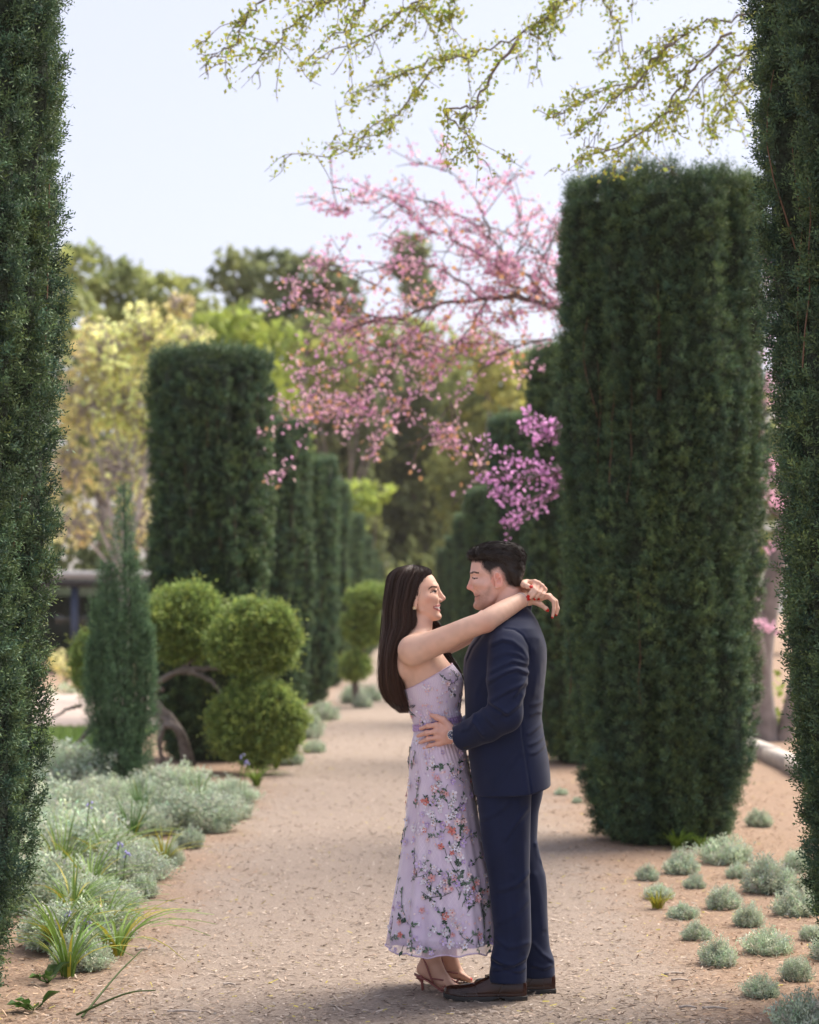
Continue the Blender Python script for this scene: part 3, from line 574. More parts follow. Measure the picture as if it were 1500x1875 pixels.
def trees():
    tree('oak_tree', 'olive green oak with lumpy crown above the yellow-leaved tree', 62, [(150, 505, 62, 62, 0), (225, 530, 68, 60, 1), (300, 545, 50, 45, 0), (130, 590, 70, 60, -1), (250, 600, 80, 60, 1), (60, 560, 70, 80, 0)], 190, .26, 330, M_OAK, 1, 'trees behind the avenue', trunk_r=.3)
    tree('oak_tree', 'grey-green oak with open airy crown behind the redbud blossom', 66, [(430, 500, 48, 46, 0), (500, 500, 60, 52, 1), (575, 510, 58, 48, 0), (620, 545, 50, 50, 0), (470, 570, 70, 50, 0), (560, 590, 70, 60, 0)], 510, .27, 290, M_DARK, 2, 'trees behind the avenue', trunk_r=.3)
    tree('oak_tree', 'small distant oak in the gap between the two larger oaks', 80, [(350, 530, 32, 28, 0), (345, 580, 50, 40, 0), (380, 600, 40, 40, 1)], 350, .30, 170, M_OAK, 3, 'trees behind the avenue')
    tree('leafy_tree', 'bright fresh green tree behind the yew column tops', 46, [(440, 610, 60, 62, 0), (500, 640, 55, 60, .5), (415, 660, 55, 60, 0), (500, 730, 60, 60, 0), (530, 800, 45, 60, 0), (450, 760, 60, 80, 0), (380, 620, 50, 60, .5)], 460, .19, 330, M_FRESH, 4, 'trees behind the avenue')
    tree('yellow_tree', 'bright yellow-leaved tree with pale grey branches beyond the lawn', 31, [(190, 650, 70, 72, 0), (265, 615, 62, 60, .3), (340, 640, 55, 60, 0), (150, 740, 62, 75, 0), (235, 740, 70, 75, .3), (130, 850, 50, 70, 0, .5), (215, 860, 60, 80, 0, .4), (280, 800, 50, 90, .4, .4), (140, 960, 45, 50, 0, .6), (240, 960, 50, 70, .2, .4), (330, 560, 35, 30, .5, .7)], 225, .075, 2100, M_YEL, 5, 'trees behind the avenue', trunk_r=.07, tint=(-.2, .15, .1), bark=M_PALE, twigs=90, hollow=.1)
    tree('leafy_tree', 'soft olive green tree filling the bank behind the yellow tree', 52, [(330, 640, 70, 60, 0), (400, 590, 60, 50, 0), (250, 680, 80, 80, 1), (140, 700, 80, 90, 1), (360, 740, 70, 90, 0), (200, 830, 90, 90, 1), (320, 880, 80, 90, 0), (120, 860, 70, 90, 1)], 290, .2, 260, M_OAK, 17, 'trees behind the avenue')
    tree('leafy_tree', 'yellow-green tree between the bright green tree and the dark evergreens', 58, [(570, 620, 60, 60, 0), (620, 680, 60, 60, 0), (550, 720, 60, 60, 0), (680, 640, 60, 50, 1), (740, 620, 60, 50, 1), (800, 640, 60, 60, 1)], 600, .22, 230, M_OAK, 18, 'trees behind the avenue', trunk_r=.1)
    tree('leafy_tree', 'hazy green tree filling the gap below the small distant oak', 82, [(350, 610, 80, 60, 0), (430, 640, 80, 70, 0), (270, 640, 80, 70, 0), (520, 650, 80, 80, 0), (600, 640, 80, 70, 0)], 400, .3, 200, M_OAK, 19, 'trees behind the avenue', trunk_r=.2)
    tree('leafy_tree', 'hazy green tree bank closing the far end above the path', 84, [(680, 740, 90, 80, 0), (780, 760, 90, 80, 0), (860, 760, 90, 90, 0), (700, 860, 90, 90, 0), (790, 880, 90, 90, 0), (870, 880, 80, 90, 0), (740, 990, 100, 90, 0), (840, 1000, 90, 90, 0)], 770, .32, 200, M_OAK, 20, 'trees behind the avenue', trunk_r=.2)
    tree('evergreen_tree', 'dark evergreen behind the left yew row and the pink blossom', 72, [(600, 690, 80, 80, 0), (640, 780, 85, 80, 0), (570, 800, 70, 80, 0), (620, 880, 80, 90, 0), (680, 700, 60, 70, 1), (640, 1000, 90, 90, 0)], 620, .30, 270, M_DARK, 6, 'trees behind the avenue', trunk_r=.35)
    tree('evergreen_tree', 'dark evergreen closing the view above the couple\'s heads', 76, [(740, 700, 80, 80, 0), (790, 790, 85, 90, 0), (710, 830, 75, 80, 0), (760, 920, 90, 90, 0), (820, 900, 70, 90, 1), (750, 1020, 100, 80, 0), (700, 960, 70, 80, 0)], 760, .31, 270, M_DARK, 7, 'trees behind the avenue', trunk_r=.35)
    tree('evergreen_tree', 'olive evergreen behind the right-hand yew row', 70, [(860, 700, 70, 75, 0), (900, 790, 80, 80, 0), (850, 860, 70, 80, 0), (940, 700, 60, 70, 0), (960, 820, 70, 90, 0), (880, 960, 90, 90, 0), (990, 740, 60, 70, 0), (1000, 900, 80, 100, 0)], 900, .29, 270, M_OAK, 8, 'trees behind the avenue', trunk_r=.35)
    tree('pine_tree', 'dark rounded pine top standing above the redbud blossom', 90, [(755, 455, 36, 30, 0), (748, 490, 40, 26, 0), (765, 530, 40, 40, 1)], 757, .30, 300, M_DARK, 9, 'trees behind the avenue')
    tree('leafy_shrub', 'bright green leafy shrub between the left yews and the dark trees', 52, [(690, 905, 34, 20, 0), (655, 905, 30, 26, .5), (668, 930, 34, 20, 0), (640, 970, 30, 40, 1)], 670, .2, 360, M_FRESH, 10, None, 'shrub', .06)
    tree('golden_tree', 'golden-leaved tree behind the blossom at the right row', 48, [(935, 740, 45, 50, 0), (905, 680, 40, 50, 0), (880, 640, 45, 45, .5), (960, 790, 40, 50, 0)], 925, .19, 330, M_GOLD_L, 11, 'trees behind the avenue')
    tree('dark_shrub', 'dark shrub under the yellow tree beyond the pavilion roof', 50, [(140, 970, 45, 38, 0), (200, 1000, 60, 45, 0), (260, 1010, 60, 45, 0), (120, 1040, 70, 55, 0), (190, 1060, 60, 50, 0), (60, 1000, 80, 80, 0), (250, 1070, 60, 50, 0)], 190, .17, 400, M_DARK, 12, None, 'shrub', .1)
    tree('flower_shrub', 'orange-yellow flowering shrub by the pavilion posts', 36, [(112, 1215, 28, 26, 0), (135, 1240, 20, 20, 0)], 118, .07, 1800, M_YEL, 13, None, 'shrub', .04)
    tree('pale_shrub', 'pale silvery shrub at the edge of the pink paving', 33, [(112, 1268, 30, 18, 0), (140, 1272, 24, 14, 0)], 120, .05, 2600, M_SILVER, 14, None, 'shrub', .03)
    tree('green_shrub', 'dark green shrubs closing the far end of the path', 74, [(690, 1060, 40, 45, 0), (740, 1070, 50, 45, 0), (800, 1065, 50, 50, 0), (850, 1070, 50, 50, 0)], 770, .22, 300, M_DARK, 15, None, 'shrub', .1)
    tree('green_shrub', 'loose green shrub behind the kerb and redbud trunk', 24, [(1418, 1290, 34, 60, 0), (1450, 1330, 40, 50, 0), (1400, 1340, 30, 40, 0)], 1425, .07, 900, M_FRESH, 16, None, 'shrub', .04)
    for i, (px, rr, D, mt, lb) in enumerate(((-60, 150, 58, M_OAK, 'oak beyond the tall yew column, past the lawn'), (1150, 140, 66, M_DARK, 'dark evergreen hidden behind the broad yew column'), (1330, 140, 64, M_OAK, 'olive tree behind the broad yew column'), (1520, 150, 60, M_DARK, 'evergreen beyond the kerb behind the near yew column'))):
        tree('background_tree', lb, D, [(px, 760, rr * .7, rr * .8, 0), (px - 60, 860, rr * .6, rr * .7, 0), (px + 60, 870, rr * .6, rr * .7, 0), (px, 1000, rr * .8, rr * .7, 0)], px, .30, 150, mt, 40 + i, 'trees behind the avenue', trunk_r=.3)
trees()
# ---------------------------------------------------------------- blossoming redbuds and the overhanging limbs
M_PINK = leafmat('redbud_blossom', (.80, .49, .62), trans=.5, rough=.6, var=.05); M_RBLEAF = leafmat('redbud_young_leaf', (.62, .36, .17), trans=.5, rough=.5, var=.05)
M_LOCUST = leafmat('locust_leaf', (.42, .46, .09), trans=.5, rough=.5, var=.05); M_RBARK = plain('redbud_bark', (.15, .115, .105), rough=.9, noise=(20, .3))
def branch_set(limbs, D, rng, ntw, tl, depth, droop=0.0, sub=2):
    """limbs: photo polylines (px, py[, dy]); returns limb curves and twig curves in world space"""
    L = []; T = []
    for pts in limbs:
        q = spline([P(p[0], p[1], D + (p[2] if len(p) > 2 else 0)) for p in pts], max(10, 5 * len(pts))); q[1:-1] += rng.normal(0, .012, q[1:-1].shape); L.append(q)
        ln = np.linalg.norm(np.diff(q, axis=0), axis=1).sum(); n = max(2, int(ntw * ln))
        for i in range(n):
            k = rng.integers(1, len(q) - 1); d = q[k + 1] - q[k - 1]; d /= np.linalg.norm(d) + 1e-9; v = d * .7 + rng.normal(0, .75, 3) * np.array([1, depth, .8]) - np.array([0, 0, droop]); v /= np.linalg.norm(v)
            l_ = tl * rng.uniform(.35, 1.2); e = q[k] + v * l_; m = (q[k] + e) / 2 + rng.normal(0, .08, 3) * l_; e = e - np.array([0, 0, droop * .3 * l_]); t = spline([q[k], m, e], 7); T.append(t)
            for j in range(sub):
                kk = rng.integers(2, 6); v2 = v + rng.normal(0, .8, 3) * np.array([1, depth, .8]) - np.array([0, 0, droop]); v2 /= np.linalg.norm(v2); l2 = l_ * rng.uniform(.3, .6); T.append(spline([t[kk], t[kk] + v2 * l2 * .5 + rng.normal(0, .02, 3), t[kk] + v2 * l2], 7))
    return L, T
def along(T, n, spread, rng):
    if not T: return np.zeros((0, 3))
    A = np.array([t[np.clip((rng.random(n) ** .8 * 6).astype(int), 0, 6)] for t in T]).reshape(-1, 3); return A + rng.normal(0, spread, A.shape)
def redbud():
    rng = np.random.default_rng(77); D = 17.0
    r = empty('redbud_tree', (2.62, 17.2, 0), 'pink blossoming redbud reaching over the path from behind the broad yew column', 'tree')
    hi = [[(1290, 640), (1150, 600), (1030, 568), (960, 545), (890, 548), (800, 560), (700, 585), (600, 560), (530, 520)], [(1030, 568), (960, 500), (900, 440), (850, 400), (790, 370), (700, 360)], [(960, 545), (880, 470), (800, 430), (720, 440)], [(900, 440), (880, 380), (840, 330), (810, 305)],
          [(890, 548), (820, 500), (740, 480), (650, 500), (560, 480)], [(800, 560), (740, 620), (680, 650), (600, 690), (560, 740)], [(890, 550), (850, 620), (800, 690), (740, 730), (680, 760)], [(1010, 620), (930, 640), (870, 690), (820, 740), (790, 800)], [(700, 585), (640, 600), (590, 640)], [(740, 620), (690, 700), (640, 740), (570, 760)],
          [(1030, 500), (980, 460), (930, 430)], [(950, 540), (940, 480), (955, 430), (940, 360)], [(640, 380), (620, 385), (585, 378)], [(800, 430), (760, 400), (690, 350)], [(850, 620), (800, 640), (740, 690)], [(1030, 540), (990, 500), (1000, 440)]]
    L, T = branch_set(hi, D, rng, 8.5, .62, .9, .05)
    lo = [[(1080, 800), (1030, 790), (1000, 772), (962, 758)], [(1120, 880), (1040, 862), (980, 850), (930, 840), (885, 800)], [(1040, 862), (1000, 900), (950, 920), (900, 900)], [(1040, 868), (990, 870), (930, 880), (890, 870)], [(1040, 800), (1000, 780), (960, 760)], [(1040, 862), (1010, 910), (960, 945), (925, 950)], [(1060, 820), (1010, 800), (985, 790)]]
    L2, T2 = branch_set(lo, 15.2, rng, 4, .2, .8, .05)
    vis = MB()
    trunk = spline([(2.62, 17.2, -.1), (2.55, 17.2, .9), P(1290, 640, 17.1) * .5 + np.array([2.5, 17.2, 1.4]) * .5, P(1290, 640, D)], 14); mk('trunk', *tube(trunk, np.linspace(.17, .075, 14), 10), M_RBARK, r, smooth=True)
    st = spline([(2.55, 17.2, .9), P(1180, 940, 16.2), P(1120, 880, 15.2)], 10); mk('limb', *tube(st, np.linspace(.07, .028, 10), 8), M_RBARK, r, smooth=True)
    for i, q in enumerate(L): mk('limb', *tube(q, np.linspace(.036 if i == 0 else .011, .003, len(q)), 7), M_RBARK, r, smooth=True)
    for q in L2: mk('limb', *tube(q, np.linspace(.018, .005, len(q)), 7), M_RBARK, r, smooth=True)
    b = MB()
    for t in T + T2: b.add(*tube(t, np.linspace(.006, .0025, 7), 4, False))
    tag(b.build('twigs', M_RBARK, r), kind='stuff')
    def flowers(T, L, n, nl, sz):
        p = along(T, n, .04, rng); q = np.concatenate([np.repeat(l, 6, 0) for l in L]); q = q + rng.normal(0, .03, q.shape); p = np.concatenate([p, q]); keep = vnoise(p[:, 0] * 5, p[:, 1] * 5, p[:, 2] * 5) > .30; p = p[keep]
        tone = rng.uniform(.7, 1.25, (len(p), 1)) * (1 + rng.normal(0, .12, (len(p), 1)) * np.array([.3, 1, -.2]))
        V, Q, C = leaf_quads(p, sz, rng, tone, 1.3); tag(mk('blossom', V, Q, M_PINK, r, C), kind='stuff')
        p = along(T, nl, .05, rng); keep = p[:, 2] < P(0, 500, D)[2]; keep |= rng.random(len(p)) < .15; p = p[keep]; V, Q, C = leaf_quads(p, sz * 1.35, rng, rng.uniform(.7, 1.4, (len(p), 1)) * np.ones((1, 3)), 1.2); tag(mk('young_leaves', V, Q, M_RBLEAF, r, C), kind='stuff')
    flowers(T, L, 14, 2, .031); 
    nb = len(r.children); rng2 = rng
    p = along(T2, 5, .025, rng); q = np.concatenate([np.repeat(l, 4, 0) for l in L2]); p = np.concatenate([p, q + rng.normal(0, .03, q.shape)]); V, Q, C = leaf_quads(p, .03, rng, rng.uniform(.75, 1.25, (len(p), 1)) * np.array([[.95, .80, 1.15]]), 1.3); tag(mk('blossom', V, Q, M_PINK, r, C), kind='stuff')
    # second redbud beyond the kerb
    r2 = empty('redbud_tree', (4.25, 22.5, 0), 'second redbud with thick grey trunk beyond the kerb', 'tree')
    for pts, r0 in (([(4.12, 22.5, -.1), (4.05, 22.5, .8), (4.2, 22.4, 1.9), (4.5, 22.2, 3.2)], .17), ([(4.1, 22.5, .6), (3.95, 22.3, 1.4), (3.9, 22.2, 2.6), (4.0, 22, 3.8)], .10), ([(4.3, 22.5, -.1), (4.45, 22.4, .7), (4.6, 22.3, 1.6)], .11)):
        mk('trunk', *tube(spline(pts, 12), np.linspace(r0, r0 * .5, 12), 9), plain('grey_trunk', (.25, .215, .20), rough=.9, noise=(6, .3)), r2, smooth=True)
    lim = [[(1500, 720), (1440, 640), (1405, 560), (1400, 480)], [(1480, 800), (1430, 760), (1405, 700)], [(1490, 900), (1430, 880), (1400, 840)], [(1480, 1160), (1435, 1160), (1415, 1150)], [(1470, 600), (1420, 520), (1395, 470)], [(1460, 960), (1420, 940), (1400, 930)]]
    L, T = branch_set(lim, 21.5, rng, 6, .5, .9, .05)
    for q in L: mk('limb', *tube(q, np.linspace(.03, .008, len(q)), 6), M_RBARK, r2, smooth=True)
    p = along(T, 16, .03, rng); V, Q, C = leaf_quads(p, .04, rng, rng.uniform(.8, 1.3, (len(p), 1)) * np.ones((1, 3)), 1.3); tag(mk('blossom', V, Q, M_PINK, r2, C), kind='stuff')
redbud()
def locust():
    rng = np.random.default_rng(91); D = 11.2
    r = empty('locust_tree', (4.3, 11.6, 0), 'tree with tiny yellow-green leaves whose drooping limbs hang into the sky over the path', 'tree')
    lim = [[(640, -80), (560, -40), (480, 0), (450, 42), (425, 88), (372, 103)], [(720, -60), (640, -20), (590, 5), (540, 40), (500, 88), (442, 132)], [(880, -70), (800, -20), (750, 10), (700, 50), (620, 90), (545, 122)], [(1180, -110), (1100, -40), (1030, 2), (960, 60), (870, 95), (800, 122), (740, 190), (700, 235), (640, 278), (548, 285)],
           [(870, 95), (800, 110), (720, 140), (640, 172)], [(950, 70), (900, 135), (868, 190), (815, 202), (850, 250), (852, 292)], [(1640, -30), (1500, 10), (1385, 28), (1300, 42), (1240, 72), (1180, 130), (1100, 172), (1012, 215)], [(1600, 40), (1480, 60), (1380, 88), (1300, 130), (1240, 200), (1180, 240), (1080, 282)],
           [(1600, 90), (1480, 120), (1385, 150), (1320, 200), (1292, 250)], [(1260, -90), (1180, -40), (1110, 0), (1140, 60), (1112, 118)], [(1240, 72), (1200, 110), (1150, 165), (1062, 232)], [(1340, 60), (1260, 140), (1210, 212), (1130, 272), (1060, 285)], [(1020, 0), (1000, 40), (960, 60)], [(820, -30), (830, 20), (800, 40)], [(1380, 88), (1330, 150), (1300, 240)], [(690, -30), (640, 40), (600, 70)]]
    L, T = branch_set([[(a, b, (i % 5 - 2) * .25) for a, b in pts] for i, pts in enumerate(lim)], D, rng, 9, .30, .8, .35, 2)
    hub = np.array([3.6, 11.4, 5.2])
    mk('trunk', *tube(spline([(4.3, 11.6, -.1), (4.35, 11.6, 1.8), (4.1, 11.5, 3.6), hub], 12), np.linspace(.2, .11, 12), 10), M_RBARK, r, smooth=True)
    for q in L:
        mk('limb', *tube(q, np.linspace(.009, .0025, len(q)), 6), M_TWIG, r, smooth=True)
    for i in (0, 1, 2, 3, 9, 13, 15, 6, 7, 8):
        s0 = L[i][0]; mid = (hub + s0) / 2 + np.array([0, 0, .25]); mk('limb', *tube(spline([hub, mid, s0], 10), np.linspace(.06, .02, 10), 7), M_RBARK, r, smooth=True)
    b = MB()
    for t in T: b.add(*tube(t, np.linspace(.003, .0012, 7), 4, False))
    tag(b.build('twigs', M_TWIG, r), kind='stuff')
    p = along(T, 10, .016, rng); q = np.concatenate([np.repeat(l, 12, 0) for l in L]); p = np.concatenate([p, q + rng.normal(0, .035, q.shape)]); p = p[vnoise(p[:, 0] * 6, p[:, 1] * 6, p[:, 2] * 6) > .30]
    tone = rng.uniform(.65, 1.3, (len(p), 1)) * (1 + rng.normal(0, .25, (len(p), 1)) * np.array([.6, .1, -.2])); V, Q, C = leaf_quads(p, .019, rng, tone, 1.6); tag(mk('leaves', V, Q, M_LOCUST, r, C), kind='stuff')
locust()

# ================================================================ people: solid-shape toolkit
class Vol:
    """signed distance field sampled on a grid; smooth unions of shapes, turned into one continuous surface"""
    BIG = .06
    def __init__(s, lo, hi, h):
        s.h = h; s.lo = np.asarray(lo, float); n = np.ceil((np.asarray(hi) - s.lo) / h).astype(int) + 1
        s.ax = [(s.lo[i] + h * np.arange(n[i])).astype(np.float32) for i in range(3)]
        s.d = np.full(n, s.BIG, np.float32)
    def win(s, lo, hi):
        sl = []
        for i in range(3):
            a = max(0, int(math.floor((lo[i] - s.lo[i]) / s.h))); b = min(len(s.ax[i]), int(math.ceil((hi[i] - s.lo[i]) / s.h)) + 1)
            sl.append(slice(a, max(a, b)))
        return tuple(sl)
    def apply(s, fn, lo, hi, k=.01, mode='u'):
        m = k + 4 * s.h + .012
        sl = s.win(np.asarray(lo) - m, np.asarray(hi) + m)
        X = s.ax[0][sl[0]][:, None, None]; Y = s.ax[1][sl[1]][None, :, None]; Z = s.ax[2][sl[2]][None, None, :]
        a = s.d[sl]
        if a.size == 0: return
        b = fn(X, Y, Z)
        if mode == 'u':
            b = np.minimum(b, s.BIG); hh = np.maximum(k - np.abs(a - b), 0) / k; s.d[sl] = np.minimum(a, b) - hh * hh * k * .25
        elif mode == 's':
            b = -b; hh = np.maximum(k - np.abs(a - b), 0) / k; s.d[sl] = np.maximum(a, b) + hh * hh * k * .25
        elif mode == 'd': s.d[sl] = a + b
    def cone(s, a, b, ra, rb, k=.01, mode='u', flat=None):
        a = np.asarray(a, float); b = np.asarray(b, float); ba = b - a; L2 = max(float(ba @ ba), 1e-9); r = max(ra, rb)
        def fn(X, Y, Z):
            t = np.clip(((X - a[0]) * ba[0] + (Y - a[1]) * ba[1] + (Z - a[2]) * ba[2]) / L2, 0, 1)
            return np.sqrt((X - a[0] - ba[0] * t) ** 2 + (Y - a[1] - ba[1] * t) ** 2 + (Z - a[2] - ba[2] * t) ** 2) - (ra + (rb - ra) * t)
        s.apply(fn, np.minimum(a, b) - r, np.maximum(a, b) + r, k, mode)
    def chain(s, pts, rad, k=.01):
        for i in range(len(pts) - 1): s.cone(pts[i], pts[i + 1], rad[i], rad[i + 1], k)
    def limb(s, pts, rad, k=.006, n=26):
        q = spline(np.column_stack([np.asarray(pts), rad]), n); s.chain(q[:, :3], q[:, 3], k)
    def ell(s, c, r, k=.01, mode='u', ax=None):
        """ellipsoid; ax = 3x3 rows of its axes"""
        c = np.asarray(c, float); r = np.asarray(r, float); A = np.eye(3) if ax is None else np.asarray(ax, float)
        R = r.max()
        def fn(X, Y, Z):
            dx, dy, dz = X - c[0], Y - c[1], Z - c[2]
            q = [dx * A[i, 0] + dy * A[i, 1] + dz * A[i, 2] for i in range(3)]
            k0 = np.sqrt(sum((q[i] / r[i]) ** 2 for i in range(3))); k1 = np.sqrt(sum((q[i] / r[i] ** 2) ** 2 for i in range(3))) + 1e-9
            return k0 * (k0 - 1) / k1
        s.apply(fn, c - R, c + R, k, mode)
    def loft(s, zs, xa, xb, hw, yc, k=.01, e=2.2, mode='u', disp=None):
        """upright solid: at height z it spans xa..xb, half-width hw about yc, super-ellipse exponent e"""
        o = np.argsort(zs); zs, xa, xb, hw = [np.asarray(q, float)[o] for q in (zs, xa, xb, hw)]
        yc = np.broadcast_to(np.asarray(yc, float), zs.shape)[o] if np.ndim(yc) else np.full(zs.shape, float(yc))
        def fn(X, Y, Z):
            A = np.interp(Z, zs, xa); B = np.interp(Z, zs, xb); W = np.interp(Z, zs, hw); C = np.interp(Z, zs, yc)
            a = (B - A) / 2; cx = (A + B) / 2
            px, py = np.abs(X - cx) / a, np.abs(Y - C) / W
            rr = (px ** e + py ** e) ** (1 / e)
            d = (rr - 1) * np.minimum(a, W)
            # closer to true distance along the longer axis
            g = np.sqrt((px / a) ** 2 + (py / W) ** 2) / np.maximum(np.sqrt(px ** 2 + py ** 2), 1e-4)
            d = (rr - 1) / np.maximum(g, 1e-3)
            d = np.maximum(d, np.maximum(zs[0] - Z, Z - zs[-1]))
            if disp is not None: d = d - disp(X, Y, Z)
            return d.astype(np.float32)
        s.apply(fn, (xa.min(), (yc - hw).min(), zs[0]), (xb.max(), (yc + hw).max(), zs[-1]), k, mode)
    def mesh(s, smooth=1):
        d = s.d; S = d < 0; h = s.h
        c = S[:-1, :-1, :-1].astype(np.int8)
        for a in (0, 1):
            for b in (0, 1):
                for e in (0, 1):
                    if a or b or e: c = c + S[a:d.shape[0] - 1 + a, b:d.shape[1] - 1 + b, e:d.shape[2] - 1 + e]
        act = (c > 0) & (c < 8); idx = np.argwhere(act); n = len(idx)
        num = np.full(act.shape, -1, np.int32); num[act] = np.arange(n)
        pos = np.zeros((n, 3)); cnt = np.zeros(n)
        I, J, K = idx.T
        corners = [(a, b, e) for a in (0, 1) for b in (0, 1) for e in (0, 1)]
        for p in corners:
            for ax in range(3):
                if p[ax]: continue
                q = list(p); q[ax] = 1
                d0 = d[I + p[0], J + p[1], K + p[2]]; d1 = d[I + q[0], J + q[1], K + q[2]]
                m = (d0 < 0) != (d1 < 0); t = np.where(m, d0 / np.where(m, d0 - d1, 1), 0)
                pp = np.array(p, float)[None].repeat(n, 0); pp[:, ax] += t
                pos += pp * m[:, None]; cnt += m
        V = (idx + pos / cnt[:, None]) * h + s.lo
        Q = []
        for ax in range(3):
            b, c2 = (ax + 1) % 3, (ax + 2) % 3
            s0 = [slice(None)] * 3; s1 = [slice(None)] * 3; s0[ax] = slice(0, -1); s1[ax] = slice(1, None)
            A, B = S[tuple(s0)], S[tuple(s1)]; e = np.argwhere(A != B)
            ok = (e[:, b] > 0) & (e[:, c2] > 0) & (e[:, b] < d.shape[b] - 1) & (e[:, c2] < d.shape[c2] - 1); e = e[ok]
            f = []
            for db, dc in ((1, 1), (0, 1), (0, 0), (1, 0)):
                g = e.copy(); g[:, b] -= db; g[:, c2] -= dc; f.append(num[g[:, 0], g[:, 1], g[:, 2]])
            q = np.stack(f, 1); fl = ~A[e[:, 0], e[:, 1], e[:, 2]]; q[fl] = q[fl][:, ::-1]; Q.append(q[(q >= 0).all(1)])
        Q = np.concatenate(Q)
        for _ in range(smooth):
            acc = np.zeros_like(V); ct = np.zeros(n)
            for i in range(4):
                for j in (1, 3):
                    np.add.at(acc, Q[:, i], V[Q[:, (i + j) % 4]]); np.add.at(ct, Q[:, i], 1)
            V = V * .5 + .5 * acc / np.maximum(ct, 1)[:, None]
        return V, Q
PD = 7.98                                   # the couple's distance along the path
def Q3(px, py, dy=0.0): return P(px, py, PD + dy)
def zz(py, dy=0.0): return CAM_H - (np.asarray(py, float) - VY) * (PD + dy) / F
def xx(px, dy=0.0): return (np.asarray(px, float) - VX) * (PD + dy) / F
def topx(V):
    """world points -> photograph pixels"""
    D = V[:, 1]; return VX + V[:, 0] * F / D, VY + (CAM_H - V[:, 2]) * F / D
def inpoly(px, py, poly):
    poly = np.asarray(poly, float); r = np.zeros(len(px), bool); j = len(poly) - 1
    for i in range(len(poly)):
        xi, yi = poly[i]; xj, yj = poly[j]
        c = ((yi > py) != (yj > py)) & (px < (xj - xi) * (py - yi) / (yj - yi + 1e-12) + xi); r ^= c; j = i
    return r
def segd(px, py, pts):
    """2-D distance to a polyline"""
    pts = np.asarray(pts, float); r = None
    for i in range(len(pts) - 1):
        a, b = pts[i], pts[i + 1]; ba = b - a; L = max(float(ba @ ba), 1e-9)
        t = np.clip(((px - a[0]) * ba[0] + (py - a[1]) * ba[1]) / L, 0, 1)
        d = np.hypot(px - a[0] - ba[0] * t, py - a[1] - ba[1] * t); r = d if r is None else np.minimum(r, d)
    return r
def folds(lines, yc):
    """cloth relief on the side facing -Y: lines of (amount m, width m, points (x, z)); returns displacement field fn"""
    def fn(X, Y, Z):
        s = 0
        for amt, wid, pts in lines:
            s = s + amt * np.exp(-(segd(X, Z, pts) / wid) ** 2)
            if amt > .003: s = s - .5 * amt * np.exp(-(segd(X, Z, [(a + .3 * wid, b - 1.7 * wid) for a, b in pts]) / (.7 * wid)) ** 2)
        return s * np.clip((yc - Y) / .03, 0, 1)
    return fn
def pxl(pts, dy=0.0): return [(float(xx(a, dy)), float(zz(b, dy))) for a, b in pts]
def head(v, L, yc, sgn):
    """skull and face from the profile table L: rows (py, front px, back px, half width)"""
    L = np.array(L, float); z = zz(L[:, 0], yc); f = xx(L[:, 1], yc); b = xx(L[:, 2], yc)
    lo, hi = (np.minimum(f, b), np.maximum(f, b))
    zs = np.linspace(z.min(), z.max(), 60)
    o = np.argsort(z)
    g = lambda q: np.interp(zs, z[o], q[o])
    v.loft(zs, g(lo), g(hi), g(L[:, 3]), PD + yc, k=.004, e=2.25)
# ================================================================ materials of the couple
M_SKIN = attrmat('skin', rough=.52, spec=.32, sss=.06, bump=(220, .16, .003))
M_HAIR = attrmat('dark_hair', rough=.42, spec=.35)
M_SUIT = plain('navy_wool', (.0095, .0155, .046), rough=.8, spec=.25, noise=(9, .14), bump=(900, .18, .001), sheen=.12)
M_LEATHER = plain('brown_leather', (.030, .0105, .007), rough=.22, spec=.38, noise=(16, .35), bump=(60, .06, .002))
M_SOLE = plain('dark_sole', (.018, .017, .017), rough=.6)
M_LACE = plain('dark_lace', (.012, .008, .007), rough=.8)
M_ROSE = plain('rose_leather', (.30, .105, .09), rough=.4, noise=(40, .12))
M_STEEL = plain('steel', (.75, .74, .72), rough=.2, metal=1)
M_DIAL = plain('blue_dial', (.008, .03, .11), rough=.2, spec=.6)
M_WHITE = plain('white_marks', (.8, .8, .8), rough=.4)
M_GOLD = plain('gold', (.75, .56, .3), rough=.3, metal=1)
M_PEARL = plain('pearl', (.75, .7, .62), rough=.3)

def hair_ribbons(paths, widths, base, rng):
    """paths (N, m, 3) -> ribbon strips with taper and a colour per strand"""
    N, m, _ = paths.shape
    d = np.gradient(paths, axis=1); d /= np.linalg.norm(d, axis=2, keepdims=True) + 1e-9
    side = np.cross(d, rng.normal(size=(N, 1, 3))); side /= np.linalg.norm(side, axis=2, keepdims=True) + 1e-9
    tp = np.sin(np.linspace(.25, 1, m) * pi * .97) ** .5
    w = widths[:, None, None] * tp[None, :, None] * .5
    V = np.stack([paths - side * w, paths + side * w], 2).reshape(-1, 3)
    i = np.arange(N)[:, None] * m * 2 + np.arange(m - 1)[None] * 2
    Q = np.stack([i, i + 1, i + 3, i + 2], -1).reshape(-1, 4)
    c = np.asarray(base)[None] * rng.uniform(.6, 1.5, (N, 1)) * (1 + rng.normal(size=(N, 3)) * .05)
    C = np.repeat(c, m * 2, 0)
    return V, Q, C

